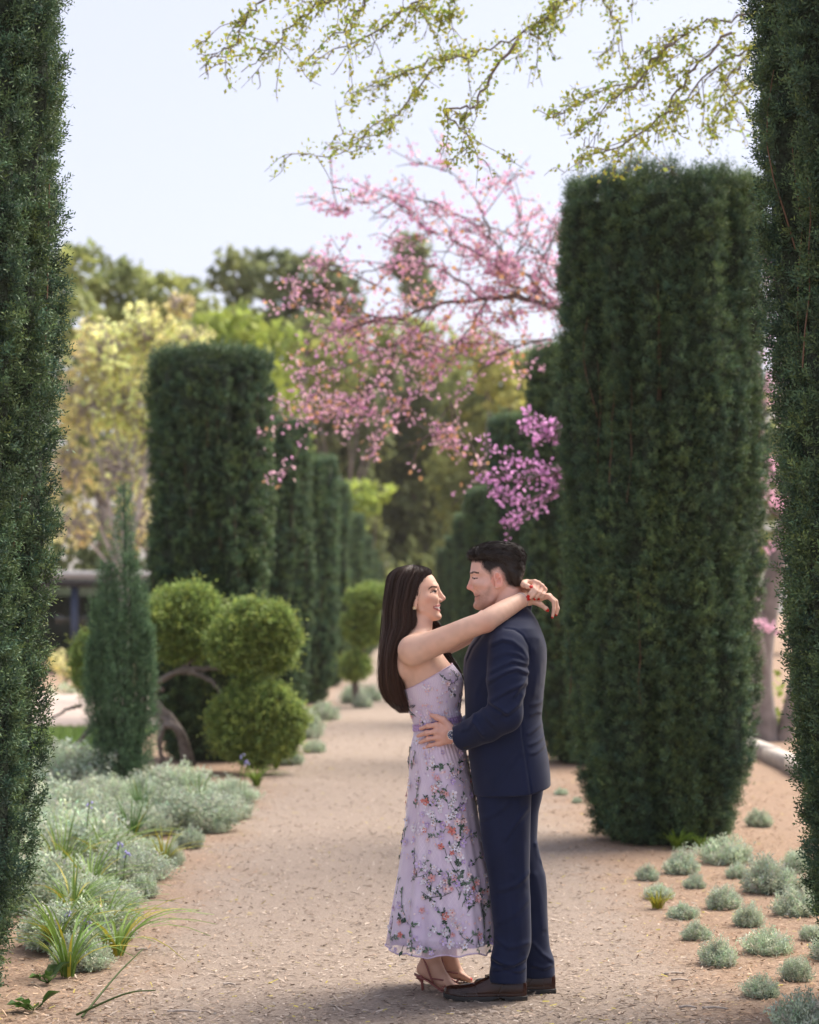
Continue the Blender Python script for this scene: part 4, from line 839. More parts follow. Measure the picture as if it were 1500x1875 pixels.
# ================================================================ the man
MAN = empty('person', (.42, PD, 0), 'man in navy suit and brown shoes with his hand on the woman\'s waist', 'person')
def build_man():
    rng = np.random.default_rng(3)
    v = Vol((.03, PD - .33, .93), (.56, PD + .33, 1.86), .0032)
    # ---- neck and head
    v.cone(Q3(926, 1068), Q3(936, 1140), .058, .066, .01)
    head(v, [(1001, 900, 930, .018), (1004, 887, 940, .042), (1009, 876, 948, .056), (1016, 869, 953, .066), (1026, 864.5, 957, .073),
             (1036, 862.5, 958, .076), (1045, 861.5, 957, .0765), (1050, 862, 956, .076), (1056, 866, 954, .074), (1064, 867.5, 950, .0725),
             (1072, 868, 945, .071), (1080, 868, 936, .067), (1087, 868.5, 925, .064), (1095, 869.5, 916, .060), (1102, 870.5, 908, .055),
             (1108, 870, 902, .047), (1113, 872, 896, .037), (1117, 877, 890, .024)], 0, -1)
    for s in (-1, 1):
        v.cone(Q3(865.5, 1050.5, s * .012), Q3(870, 1049, s * .042), .009, .007, .012)          # brow
        v.ell(Q3(865, 1057.5, s * .033), (.011, .014, .0075), .007, 's')                        # eye socket
        v.ell(Q3(870.3, 1057.5, s * .031), (.012, .014, .012), .004)                           # eyeball and lids
        v.cone(Q3(872, 1068, s * .036), Q3(887, 1070, s * .058), .016, .012, .018)              # cheekbone
        v.cone(Q3(865.5, 1078.5, s * .012), Q3(867, 1077, s * .013), .0075, .006, .006)         # nostril
        v.cone(Q3(874, 1109, s * .012), Q3(898, 1098, s * .048), .012, .010, .016)              # jaw line
        # ear
        a = np.array([[.93, -.30 * s * 0, .28], [0, 1, 0], [-.28, 0, .93]])
        c = Q3(911.5, 1061, s * .0745)
        v.ell(c + np.array([.002, s * .009, 0]), (.0175, .0075, .034), .004, ax=a)
        v.ell(c + np.array([.001, s * .0150, .004]), (.0100, .0100, .021), .002, 's', ax=a); v.cone(c + np.array([-.006, s * .012, -.004]), c + np.array([.006, s * .012, .010]), .003, .003, .003)
        v.ell(c + np.array([-.005, s * .007, -.029]), (.009, .006, .010), .006)
    v.cone(Q3(871, 1052), Q3(871, 1080), .011, .014, .006); v.cone(Q3(867.5, 1054), Q3(866.5, 1076), .0085, .0115, .006)
    v.cone(Q3(865.5, 1055), Q3(862.5, 1066), .0078, .0080, .008)
    v.cone(Q3(862.5, 1066), Q3(859, 1075.2), .0080, .0092, .006)
    v.cone(Q3(859.3, 1075.5), Q3(866, 1079), .0085, .0075, .006)
    v.cone(Q3(871.5, 1088, -.016), Q3(871.5, 1088, .016), .0062, .0062, .006)
    v.cone(Q3(873, 1097.6, -.014), Q3(873, 1097.6, .014), .0070, .0070, .005)
    v.ell(Q3(868, 1092.6, 0), (.006, .020, .0022), .004, 's')
    v.ell(Q3(875, 1109, 0), (.0145, .019, .013), .010)
    # ---- left hand on her waist (hand lies on the dress), wrist in the cuff
    hd = -.058
    v.cone(Q3(852, 1350, -.13), Q3(829, 1347, -.085), .030, .027, .01)
    v.cone(Q3(829, 1340, hd - .012), Q3(829, 1353, hd - .008), .019, .019, .012)
    ks = [(799, 1328, -.062), (798.5, 1339.5, -.066), (800.5, 1350.5, -.062), (803, 1361, -.053)]
    for a in ks:
        v.cone(Q3(826, 1346 + (a[1] - 1345) * .45, hd - .008), Q3(*a), .0165, .0125, .012)
    tips = [[(784, 1329.5, -.062), (770.5, 1334, -.034)], [(781, 1342, -.064), (765.5, 1347.5, -.03)],
            [(784, 1353, -.06), (769, 1359.5, -.03)], [(788, 1364.5, -.05), (775, 1371, -.026)]]
    for a, tt, r in zip(ks, tips, (.0090, .0092, .0088, .0080)):
        pts = [Q3(*a), Q3(*tt[0]), Q3(*tt[1])]; v.chain(pts, [r * 1.12, r, r * .82], .004)
        v.ell(Q3(*tt[0]), (r * 1.06,) * 3, .006); v.ell(Q3(a[0], a[1], a[2] - .004), (.011, .009, .010), .008)
    v.chain([Q3(823, 1331, -.07), Q3(812, 1318, -.068), Q3(800, 1313, -.062), Q3(790, 1309.5, -.05)], [.017, .0125, .0105, .0085], .01)
    # ---- right hand on the far side of her waist
    v.cone(Q3(852, 1338, .27), Q3(830, 1345, .24), .03, .027, .01)
    for i in range(4):
        a = Q3(803, 1326 + i * 11, .222); v.cone(Q3(828, 1338 + i * 5, .228), a, .0165, .012, .012)
        v.chain([a, Q3(786, 1329 + i * 11, .215), Q3(772, 1334 + i * 11, .185)], [.0105, .0098, .008], .004)
    v.chain([Q3(824, 1328, .23), Q3(810, 1316, .232), Q3(794, 1309, .22)], [.016, .012, .0085], .01)
    # forearms run up inside the sleeves
    v.cone(Q3(852, 1350, -.13), Q3(905, 1320, -.20), .030, .038, .01); v.cone(Q3(852, 1338, .27), Q3(900, 1300, .26), .03, .036, .01)
    for q, e, w_ in ((-1, Q3(920, 1306, -.215), Q3(905, 1320, -.20)), (1, Q3(910, 1298, .25), Q3(900, 1300, .26))):
        v.chain([Q3(936, 1150), Q3(931, 1192, q * .14), e, w_], [.06, .055, .04, .038], .02)
    v.chain([Q3(936, 1150), Q3(925, 1230), Q3(925, 1330)], [.07, .10, .09], .03)
    V, Qd = v.mesh(1)
    px, py = topx(V); lat = V[:, 1] - PD
    C = np.empty((len(V), 3)); C[:] = (.76, .475, .385)
    n = vnoise(V[:, 0] * 60, V[:, 1] * 60, V[:, 2] * 60)[:, None]; C *= .94 + .12 * n
    hand = V[:, 2] < 1.3; C[hand] = np.array((.74, .43, .34)) * (.93 + .14 * n[hand])
    hd_ = ~hand
    st = hd_ & inpoly(px, py, [(870, 1083), (879, 1083), (888, 1076), (897, 1064), (902, 1066), (905, 1090), (896, 1108), (884, 1119), (868, 1116), (864, 1104), (866, 1094)])
    fine = vnoise(V[:, 0] * 300, V[:, 1] * 300, V[:, 2] * 300)
    pl_ = [(870, 1083), (879, 1083), (888, 1076), (897, 1064), (902, 1066), (905, 1090), (896, 1108)]
    edge = (np.clip((.55 + .8 * fine), 0, 1) * np.clip(segd(px, py, pl_) / 9, .05, 1))[:, None]
    C[st] = C[st] * (1 - .5 * edge[st]) + np.array((.20, .11, .075)) * .5 * edge[st]
    red = hd_ & (np.hypot(px - 912, py - 1062) < 13) & (np.abs(lat) > .07); C[red] *= (1.05, .86, .84)
    nose = hd_ & (np.hypot(px - 860, py - 1075) < 6); C[nose] *= (1.04, .86, .84)
    near = (np.abs(lat) < .052)
    for ln_, wd_, cl_, st_ in (([(868, 1088.6), (872, 1089), (876.5, 1090.6)], 1.9, (.55, .25, .21), .75), ([(868.5, 1097.2), (872, 1096.8), (876, 1093.5)], 2.0, (.58, .27, .23), .7), ([(868, 1092.6), (872.5, 1092.4), (878.5, 1090.2)], 1.1, (.20, .09, .075), .95)):
        f_ = (st_ * np.exp(-(segd(px, py, ln_) / wd_) ** 2) * hd_ * near)[:, None]; C = C * (1 - f_) + np.array(cl_) * f_
    f_ = (.35 * np.exp(-(segd(px, py, [(872, 1080), (879, 1086), (882, 1093)]) / 1.3) ** 2) * hd_)[:, None]; C = C * (1 - f_) + np.array((.50, .26, .20)) * f_
    eye = hd_ & (segd(px, py, [(865.5, 1058), (869, 1059.3), (874, 1058.3)]) < 1.2) & (np.abs(lat) > .014); C[eye] = (.03, .018, .014)
    br = hd_ & (segd(px, py, [(862, 1049.6), (868, 1047.4), (876, 1049)]) < 1.6) & (np.abs(lat) > .008); C[br] = (.05, .03, .022)
    hl = [(850, 990), (864, 1027), (872, 1030), (880, 1031), (881, 1041), (888, 1047), (896, 1054), (899, 1062), (903, 1056), (904, 1046), (912, 1043), (919, 1052), (922, 1064), (928, 1074), (940, 1079), (958, 1074), (975, 1040), (960, 985)]
    sc = hd_ & inpoly(px, py, hl) & (np.abs(lat) < .0815)
    dh = np.clip((segd(px, py, hl[1:16])) / 9, 0, 1)[:, None] * (.75 + .35 * fine[:, None]); dh = np.clip(dh * 1.5, .3, 1)
    C[sc] = C[sc] * (1 - dh[sc]) + np.array((.022, .015, .012)) * dh[sc]
    mk('body', V, Qd, M_SKIN, MAN, C, smooth=True)
    # ---- hair: shell on the upper skull plus combed strands
    h = Vol((.22, PD - .11, 1.58), (.54, PD + .11, 1.86), .003)
    T = np.array([(992.5, 905, 930, .02), (994, 893, 940, .044), (998, 880, 948, .06), (1004, 869, 955, .071), (1010, 861, 958.5, .077),
                  (1016, 858, 960.5, .0795), (1022, 860, 961.5, .079), (1027, 868, 962, .0775), (1032, 884, 962, .0755), (1042, 895, 961.5, .0735),
                  (1050, 910, 960, .072), (1060, 924, 957, .069), (1068, 930, 954, .063), (1074, 938, 952, .055)])
    zs = np.linspace(zz(1074), zz(992.5), 50); z0 = zz(T[:, 0]); o = np.argsort(z0)
    ii = lambda q: np.interp(zs, z0[o], q[o])
    h.loft(zs, ii(xx(T[:, 1])), ii(xx(T[:, 2])), ii(T[:, 3]), PD, k=.004, e=2.3,
           disp=lambda X, Y, Z: .004 * (vnoise(X * 55 + Z * 30, Y * 150, Z * 90) - .5) * (Z > 1.66))
    h.cone(Q3(876, 1013, -.03), Q3(862, 1017, -.02), .015, .008, .012); h.cone(Q3(876, 1013, .03), Q3(862, 1018, .02), .015, .008, .012)
    h.cone(Q3(878, 1010, 0), Q3(859, 1015.5, 0), .015, .009, .012)
    HV, HQ = h.mesh(1)
    hp, hy = topx(HV); Ch = np.empty((len(HV), 3)); Ch[:] = (.016, .011, .009)
    ho = mk('hair', HV, HQ, M_HAIR, MAN, Ch, smooth=True)
    sv = V[sc & (dh[:, 0] > .3)]; hv = HV
    nv = np.concatenate([hv[rng.choice(len(hv), 6500)], sv[rng.choice(len(sv), 6500)]])
    cz = np.array([xx(915), PD, zz(1050)]); out = nv - cz; out /= np.linalg.norm(out, axis=1, keepdims=True)
    top = np.clip((nv[:, 2] - zz(1036)) / .05, 0, 1)[:, None]
    comb = np.stack([np.full(len(nv), .85), rng.normal(0, .10, len(nv)), rng.normal(-.02, .10, len(nv))], 1)
    down = np.stack([np.full(len(nv), .25), np.zeros(len(nv)), np.full(len(nv), -.8)], 1)
    front = (nv[:, 0] < xx(876))[:, None]
    comb = np.where(front, np.stack([rng.normal(-.25, .25, len(nv)), rng.normal(0, .2, len(nv)), np.full(len(nv), .35)], 1), comb)
    dr = comb * top + down * (1 - top); dr = dr - out * (dr * out).sum(1, keepdims=True); dr /= np.linalg.norm(dr, axis=1, keepdims=True); dr = dr + out * (.06 + .10 * front); dr /= np.linalg.norm(dr, axis=1, keepdims=True)
    ln = (.005 + .021 * top[:, 0]) * rng.uniform(.6, 1.2, len(nv))
    t = np.linspace(0, 1, 4)[None, :, None]
    paths = nv[:, None] - dr[:, None] * ln[:, None, None] * .25 + dr[:, None] * ln[:, None, None] * t + out[:, None] * (.004 * top[:, :, None] * np.sin(t * pi)) + out[:, None] * .001 - out[:, None] * .003 * t
    RV, RQ, RC = hair_ribbons(paths, rng.uniform(.0008, .0015, len(nv)), (.024, .0165, .0135), rng)
    tag(mk('hair_strands', RV, RQ, M_HAIR, ho, RC), kind='stuff')
    # ---- jacket
    j = Vol((.20, PD - .36, .76), (.64, PD + .36, 1.60), .0043)
    T = np.array([(1113, 926, 966, .070), (1119, 914, 972, .085), (1128, 901, 978, .122), (1138, 889, 984, .165), (1150, 880, 989, .198), (1165, 871, 995, .212),
                  (1183, 859, 1000, .213), (1205, 850.5, 1001, .208), (1230, 849, 999.5, .202), (1260, 851, 996, .194), (1290, 852, 993, .187), (1312, 852, 991, .184),
                  (1346, 854, 996, .188), (1389, 858.5, 1004, .197), (1419, 863, 1007, .202), (1440, 866.5, 1007.5, .204), (1475, 871, 1006, .205)])
    bl = []
    gr = lambda amt, wid, pts, dy: bl.append((amt * (1.0 if amt < .005 else .65), wid * 1.15, pxl(pts, dy)))
    gr(-.0055, .0035, [(955, 1290), (955, 1320), (957, 1350), (966, 1408), (974, 1470)], -.17)
    gr(.003, .010, [(952, 1300), (952, 1350), (961, 1408), (969, 1470)], -.17)
    gr(-.004, .0035, [(884, 1163), (866, 1187), (854, 1216), (852, 1245)], -.15)
    gr(.003, .006, [(880, 1163), (862, 1187), (850, 1216)], -.15)
    for pts in ([(972, 1290), (985, 1288), (998, 1285)], [(970, 1378), (982, 1376), (998, 1366)], [(966, 1342), (980, 1334), (992, 1327)], [(972, 1308), (984, 1303), (994, 1306)],
                [(968, 1362), (984, 1357), (998, 1349)]): gr(.0055, .006, pts, -.12)
    for pts in ([(893, 1427), (915, 1395), (945, 1362)], [(905, 1440), (930, 1400), (950, 1375)], [(882, 1240), (872, 1270), (875, 1300)], [(978, 1190), (985, 1230), (980, 1270)], [(988, 1170), (993, 1210), (990, 1250)]):
        gr(.0035, .011, pts, -.15)
    fb = folds(bl, PD - .04)
    zs = np.linspace(zz(1475), zz(1113), 90); z0 = zz(T[:, 0]); o = np.argsort(z0); ii = lambda q: np.interp(zs, z0[o], q[o])
    nz = lambda X, Y, Z: .004 * (vnoise(X * 9 + 3, Y * 9, Z * 7) - .5)
    j.loft(zs, ii(xx(T[:, 1])), ii(xx(T[:, 2])), ii(T[:, 3]), PD, k=.01, e=2.35, disp=lambda X, Y, Z: fb(X, Y, Z) + nz(X, Y, Z))
    j.cone(Q3(955, 1107, -.035), Q3(966, 1111, 0), .016, .016, .012); j.cone(Q3(955, 1107, .035), Q3(966, 1111, 0), .016, .016, .012)   # collar
    j.cone(Q3(955, 1107, -.035), Q3(925, 1128, -.07), .016, .013, .012); j.cone(Q3(955, 1107, .035), Q3(925, 1128, .07), .016, .013, .012)
    # near sleeve
    sl = []
    gs = lambda amt, wid, pts: sl.append((amt * FA, wid * 1.15, pxl(pts, -.25)))
    FA = 1.0
    for a, w, pts in ((.008, .008, [(897, 1282), (912, 1272), (928, 1263), (944, 1257), (962, 1251)]), (.009, .008, [(896, 1246), (912, 1236), (928, 1227), (946, 1223), (968, 1232)]),
                      (.007, .008, [(902, 1178), (920, 1170), (938, 1174), (956, 1187), (968, 1206)]), (.007, .007, [(900, 1228), (918, 1218), (938, 1209), (968, 1216)]),
                      (.008, .007, [(900, 1288), (913, 1295), (928, 1306)]), (.007, .007, [(868, 1309), (866, 1322), (874, 1336), (884, 1347)]), (.008, .008, [(916, 1306), (934, 1300), (950, 1288), (958, 1272)]),
                      (.005, .008, [(905, 1203), (925, 1193), (950, 1197), (970, 1212)]), (.006, .007, [(884, 1298), (890, 1314), (904, 1328)]), (-.006, .006, [(898, 1291), (912, 1300), (925, 1313)]),
                      (.005, .007, [(846, 1338), (858, 1334), (864, 1322)]), (.006, .007, [(940, 1272), (950, 1262), (964, 1240)])): gs(a, w, pts)
    fs = folds(sl, PD - .17)
    js = Vol((.20, PD - .36, .95), (.64, PD - .06, 1.52), .0043)
    sh = Q3(931, 1186, -.175); el = Q3(925, 1308, -.235); cu = Q3(840.5, 1353.5, -.118)
    js.chain([sh, (sh + el) / 2 + np.array([0, -.012, 0]), el], [.079, .076, .066], .02)
    js.chain([el, Q3(890, 1330, -.20), cu], [.067, .061, .053], .02)
    cd = cu - el; cd /= np.linalg.norm(cd)
    cend = cu
    js.apply(lambda X, Y, Z: -((X - cend[0]) * cd[0] + (Y - cend[1]) * cd[1] + (Z - cend[2]) * cd[2]), cend - .1, cend + .1, .004, 's')
    js.apply(lambda X, Y, Z: -(fs(X, Y, Z) + .006 * (vnoise(X * 16, Y * 16, Z * 14) - .5)), (.2, PD - .36, .95), (.64, PD - .06, 1.52), .001, 'd')
    j.apply(lambda X, Y, Z: js_at(js, j, X, Y, Z), (.215, PD - .345, .965), (.625, PD - .075, 1.505), .012)
    gsm = pxl([(925, 1151), (942, 1153), (957, 1163), (969, 1184), (972, 1212)], -.22)
    j.apply(lambda X, Y, Z: .005 * np.exp(-(segd(X, Z, gsm) / .0035) ** 2) * (Y < PD - .1), (.3, PD - .36, 1.2), (.64, PD, 1.6), .001, 'd')
    # far sleeve
    j.chain([Q3(931, 1186, .175), Q3(912, 1300, .255)], [.079, .066], .02); j.chain([Q3(912, 1300, .255), Q3(846, 1342, .275)], [.066, .053], .02)
    # hem, higher at the back
    hz = -.18
    a, b = np.array((float(xx(868, hz)), float(zz(1462, hz)))), np.array((float(xx(973, hz)), float(zz(1456, hz)))); c = np.array((float(xx(1008)), float(zz(1441, -.08))))
    j.apply(lambda X, Y, Z: (Z - np.interp(X, [a[0] - .05, a[0], b[0] - .002, b[0], c[0], c[0] + .05], [a[1] + .02, a[1], b[1], b[1] + .002, c[1], c[1] + .01])), (.2, PD - .3, .76), (.64, PD + .3, .9), .004, 's')
    JV, JQ = j.mesh(1)
    mk('jacket', JV, JQ, M_SUIT, MAN, smooth=True)
    for i in range(4):
        c = Q3(851.5 + i * 5.2, 1367 - i * 2.6, -.155 - .008 * i) + np.array([0, -.018, 0]); b = MB()
        u = spline([c + np.array([.0055 * cos(t), 0, .0055 * sin(t)]) for t in np.linspace(0, 2 * pi, 9)], 17); b.add(*tube(u, .0022, 6, False)); b.add(*tube([c - (0, .002, 0), c + (0, .004, 0)], [.0055, .0055], 10))
        b.build('cuff_button', M_SOLE, MAN, True)
    # ---- trousers
    t = Vol((.26, PD - .24, .04), (.64, PD + .28, 1.0), .0053)
    legs = [(-.07, [(1380, 868, 985, .10), (1440, 871, 975, .10), (1460, 873, 973, .098), (1529, 881, 971, .092), (1620, 895.5, 970, .083), (1700, 904, 972.5, .079), (1728, 904, 973, .078), (1745, 900.5, 970, .077), (1754, 897.5, 966, .077),
                    (1764, 899, 965, .072), (1780, 896.5, 965, .07), (1798, 896.5, 964.5, .069)]),
            (.105, [(1380, 880, 1000, .10), (1440, 885, 995, .10), (1460, 888, 993, .098), (1487, 890, 986.5, .094), (1540, 897, 984, .09), (1570, 903, 990, .086), (1601, 912, 999, .083), (1700, 930, 1004.5, .079), (1735, 936, 1008, .078), (1752, 940, 1014, .077),
                    (1764, 942, 1016, .073), (1786, 944, 1017, .07)])]
    fl = []
    gt = lambda amt, wid, pts, dy: fl.append((amt, wid, pxl(pts, dy)))
    for a, w, p_ in ((.009, .008, [(898, 1755), (918, 1764), (940, 1768), (964, 1757)]), (.007, .008, [(905, 1776), (928, 1772), (950, 1780), (964, 1776)]), (-.007, .007, [(904, 1766), (926, 1778), (945, 1774)]),
                     (.006, .012, [(938, 1600), (948, 1680), (955, 1740)]), (.004, .010, [(919, 1480), (926, 1600), (935, 1735)]), (.005, .014, [(950, 1470), (962, 1540), (964, 1620)]), (.005, .010, [(905, 1720), (930, 1735), (968, 1728)]), (.006, .010, [(968, 1480), (950, 1500), (925, 1535)]), (.006, .011, [(970, 1600), (950, 1618), (915, 1630)]), (.004, .012, [(968, 1650), (945, 1672), (912, 1690)]), (.005, .010, [(884, 1500), (905, 1490), (930, 1470)])): gt(a, w, p_, -.15)
    ff = folds(fl, PD - .075)
    fl2 = [(.008, .009, pxl([(982, 1545), (988, 1570), (998, 1590)], .05)), (.007, .008, pxl([(975, 1725), (992, 1745), (1013, 1760)], .05)), (.007, .008, pxl([(975, 1765), (995, 1772), (1015, 1766)], .05)), (.006, .012, pxl([(978, 1600), (990, 1650), (996, 1700)], .05))]
    ff2 = folds(fl2, PD + .1)
    for (dy, tb), fd in zip(legs, (ff, ff2)):
        tb = np.array(tb); z0 = zz(tb[:, 0], dy); o = np.argsort(z0); zs = np.linspace(z0.min(), z0.max(), 70); ii = lambda q: np.interp(zs, z0[o], q[o])
        t.loft(zs, ii(xx(tb[:, 1], dy)), ii(xx(tb[:, 2], dy)), ii(tb[:, 3]), PD + dy, k=.012, e=2.15, disp=lambda X, Y, Z: fd(X, Y, Z) + .005 * (vnoise(X * 12, Y * 12, Z * 9 + dy * 50) - .5))
    TV, TQ = t.mesh(1); mk('trousers', TV, TQ, M_SUIT, MAN, smooth=True)
    # ---- shoes
    for dy, xh, xt in ((-.06, 964.5, 813), (.085, 1017, 868)):
        s = Vol((xx(xt, dy) - .02, PD + dy - .07, -.005), (xx(xh, dy) + .02, PD + dy + .07, .125), .0026)
        x0, x1 = float(xx(xh, dy)), float(xx(xt, dy)); yc = PD + dy
        U = lambda X: np.clip((X - x0) / (x1 - x0), -.1, 1.1)
        hp_ = ([-.1, 0, .05, .15, .33, .45, .55, .66, .8, .92, .97, 1, 1.1], [.03, .062, .082, .09, .096, .088, .073, .059, .052, .047, .042, .03, .01])
        wp_ = ([-.1, 0, .05, .15, .3, .45, .6, .72, .84, .93, .98, 1, 1.1], [.004, .020, .029, .036, .035, .038, .046, .049, .045, .033, .020, .010, .003])
        def up(X, Y, Z):
            u = U(X); hh = np.interp(u, *hp_); w = np.interp(u, *wp_); b0 = .016 + .010 * np.clip((u - .7) / .3, 0, 1) ** 2
            q = ((np.abs(Y - yc) / w) ** 2.4 + (np.abs(Z - b0) / (hh - b0 * .5)) ** 2.4) ** (1 / 2.4)
            d = np.maximum((q - 1) * np.minimum(w, .03), b0 - Z)
            d = np.maximum(d, np.maximum(X - x0, x1 - X) if x1 < x0 else 0)
            g = np.exp(-((u - .62 - 1.2 * (Z - .05)) / .008) ** 2) * .0016 + np.exp(-((u - .30 + 1.6 * (Z - .06)) / .007) ** 2) * .0014 + np.exp(-((Z - .030 - .01 * (u > .8)) / .002) ** 2) * .001
            return (d + g).astype(np.float32)
        s.apply(up, (x1, yc - .05, 0), (x0, yc + .05, .1), .003)
        SV, SQ = s.mesh(1); so = mk('shoe', SV, SQ, M_LEATHER, MAN, smooth=True)
        s2 = Vol((xx(xt, dy) - .02, PD + dy - .075, -.006), (xx(xh, dy) + .02, PD + dy + .075, .05), .0024)
        def so_(X, Y, Z):
            u = U(X); w = np.interp(u, *wp_) + .0035; sp = .010 * np.clip((u - .7) / .3, 0, 1) ** 2
            bot = sp + .010 * np.exp(-((u - .36) / .06) ** 2) + np.where((u > .27) & (u < .34), .008, 0)
            return np.maximum(np.maximum(np.abs(Y - yc) - w, np.maximum(bot - Z, Z - .020 - sp)), np.maximum(X - x0 - .003, x1 - .003 - X)).astype(np.float32)
        s2.apply(so_, (x1, yc - .06, 0), (x0, yc + .06, .04), .003)
        SV, SQ = s2.mesh(1); mk('sole', SV, SQ, M_SOLE, so, smooth=True)
        for i in range(4):
            u = .43 + i * .05; X = x0 + (x1 - x0) * u; hh = np.interp(u, *hp_)
            pts = [(X + sgn * .004 * i % 2, yc + q, hh + .0025 - 9 * q * q) for q, sgn in zip(np.linspace(-.02, .02, 7), [1] * 7)]
            mk('lace', *tube(np.array(pts), .0019, 6), M_LACE, so, smooth=True)
        X = x0 + (x1 - x0) * .43; hh = np.interp(.43, *hp_)
        for q in (-1, 1):
            pts = spline([(X, yc, hh + .003), (X + .012 * q - .01, yc + q * .014, hh + .012), (X - .022, yc + q * .022, hh + .001), (X - .004, yc + q * .006, hh + .003)], 14)
            mk('lace', *tube(pts, .0017, 6), M_LACE, so, smooth=True)
    # ---- watch on the left wrist
    c = Q3(828.5, 1345.5, -.1165); ax = np.array([-.25, -.96, .02]); ax /= np.linalg.norm(ax); u, w = frame(ax)
    ring = lambda r, d, n=28: np.array([c + ax * d + r * (cos(a) * u + sin(a) * w) for a in np.linspace(0, 2 * pi, n, endpoint=False)])
    b = MB(); n = 28
    prof = [(.0125, 0), (.0195, 0), (.0200, .004), (.0190, .008), (.0172, .0095), (.0165, .0085), (.0165, .004)]
    Vv = np.concatenate([ring(r, d) for r, d in prof]); Fq = [(i * n + k, i * n + (k + 1) % n, (i + 1) * n + (k + 1) % n, (i + 1) * n + k) for i in range(len(prof) - 1) for k in range(n)]
    b.add(Vv, np.array(Fq)); b.add(*tube([c + ax * .004 + u * .019, c + ax * .004 + u * .0235], [.0028, .0028], 8))
    wa = b.build('watch', M_STEEL, MAN, True)
    b = MB(); r1 = ring(.0168, .0072); b.add(np.vstack([r1, c + ax * .0072]), np.array([(k, (k + 1) % n, n) for k in range(n)])); b.build('dial', M_DIAL, wa)
    b = MB()
    for k in range(12):
        a = k * pi / 6; d0 = cos(a) * u + sin(a) * w; d1 = -sin(a) * u + cos(a) * w
        q = [c + ax * .0078 + d0 * r + d1 * s_ for r, s_ in ((.0105, -.0008), (.0150, -.0010), (.0150, .0010), (.0105, .0008))]; b.add(q, [(0, 1, 2, 3)])
    for a, L in ((1.1, .008), (2.3, .012)):
        d0 = cos(a) * u + sin(a) * w; d1 = -sin(a) * u + cos(a) * w
        b.add([c + ax * .008 + d0 * r + d1 * s_ for r, s_ in ((-.002, -.0008), (L, -.0005), (L, .0005), (-.002, .0008))], [(0, 1, 2, 3)])
    b.build('watch_hands', M_WHITE, wa)
    cc = Q3(830, 1347, -.0865); b = MB(); k = 24
    for a in np.linspace(0, 2 * pi, k, endpoint=False):
        p = cc + np.array([.006 * cos(a), -.029 * cos(a), .031 * sin(a)]); t_ = np.array([-.006 * sin(a), .029 * sin(a), .031 * cos(a)]); t_ /= np.linalg.norm(t_)
        b.add(*tube([p - t_ * .0036, p + t_ * .0036], [.0062, .0062], 8))
    b.build('watch_band', M_STEEL, wa, True)
def js_at(js, j, X, Y, Z):
    """resample one field on the window of another (same voxel size, aligned by interpolation)"""
    gx = (X.ravel() - js.lo[0]) / js.h; gy = (Y.ravel() - js.lo[1]) / js.h; gz = (Z.ravel() - js.lo[2]) / js.h
    d = js.d
    def lin(a, g, axis):
        n = a.shape[axis]; ok = np.clip(g, 0, n - 1.001); i = ok.astype(int); f = (ok - i).astype(np.float32)
        sh = [1, 1, 1]; sh[axis] = -1; f = f.reshape(sh)
        return np.take(a, i, axis) * (1 - f) + np.take(a, i + 1, axis) * f
    r = lin(lin(lin(d, gx, 0), gy, 1), gz, 2)
    for g, n, sh in ((gx, d.shape[0], (-1, 1, 1)), (gy, d.shape[1], (1, -1, 1)), (gz, d.shape[2], (1, 1, -1))):
        r = np.where(((g < 0) | (g > n - 1)).reshape(sh), Vol.BIG, r)
    return r
build_man()
# ================================================================ the woman
WY = .08                                     # she stands a little farther along the path
WOMAN = empty('person', (.13, PD + .12, 0), 'woman with long dark hair in lilac flowered strapless dress and heels', 'person')
TORSO = np.array([(1158, 750, 783, .058, WY), (1168, 742, 790, .085, WY), (1178, 736, 797, .115, WY), (1190, 731, 806, .140, WY), (1205, 727.5, 816, .147, WY), (1220, 728, 828, .144, WY), (1235, 731, 838, .140, WY),
                  (1248, 734.5, 842, .137, WY), (1265, 739, 842, .131, WY), (1300, 751.5, 841, .117, WY), (1328, 760.5, 841, .113, WY), (1345, 760, 845, .122, WY + .005), (1373, 753.5, 851, .142, WY + .01), (1413, 751, 858, .158, WY + .02)])
def torso_tab(n=80):
    z0 = np.array([zz(r[0], r[4]) for r in TORSO]); o = np.argsort(z0); zs = np.linspace(z0.min(), z0.max(), n)
    A = np.array([float(xx(r[1], r[4])) for r in TORSO]); B = np.array([float(xx(r[2], r[4])) for r in TORSO])
    i = lambda q: np.interp(zs, z0[o], q[o]); return zs, i(A), i(B), i(TORSO[:, 3]), PD + i(TORSO[:, 4])
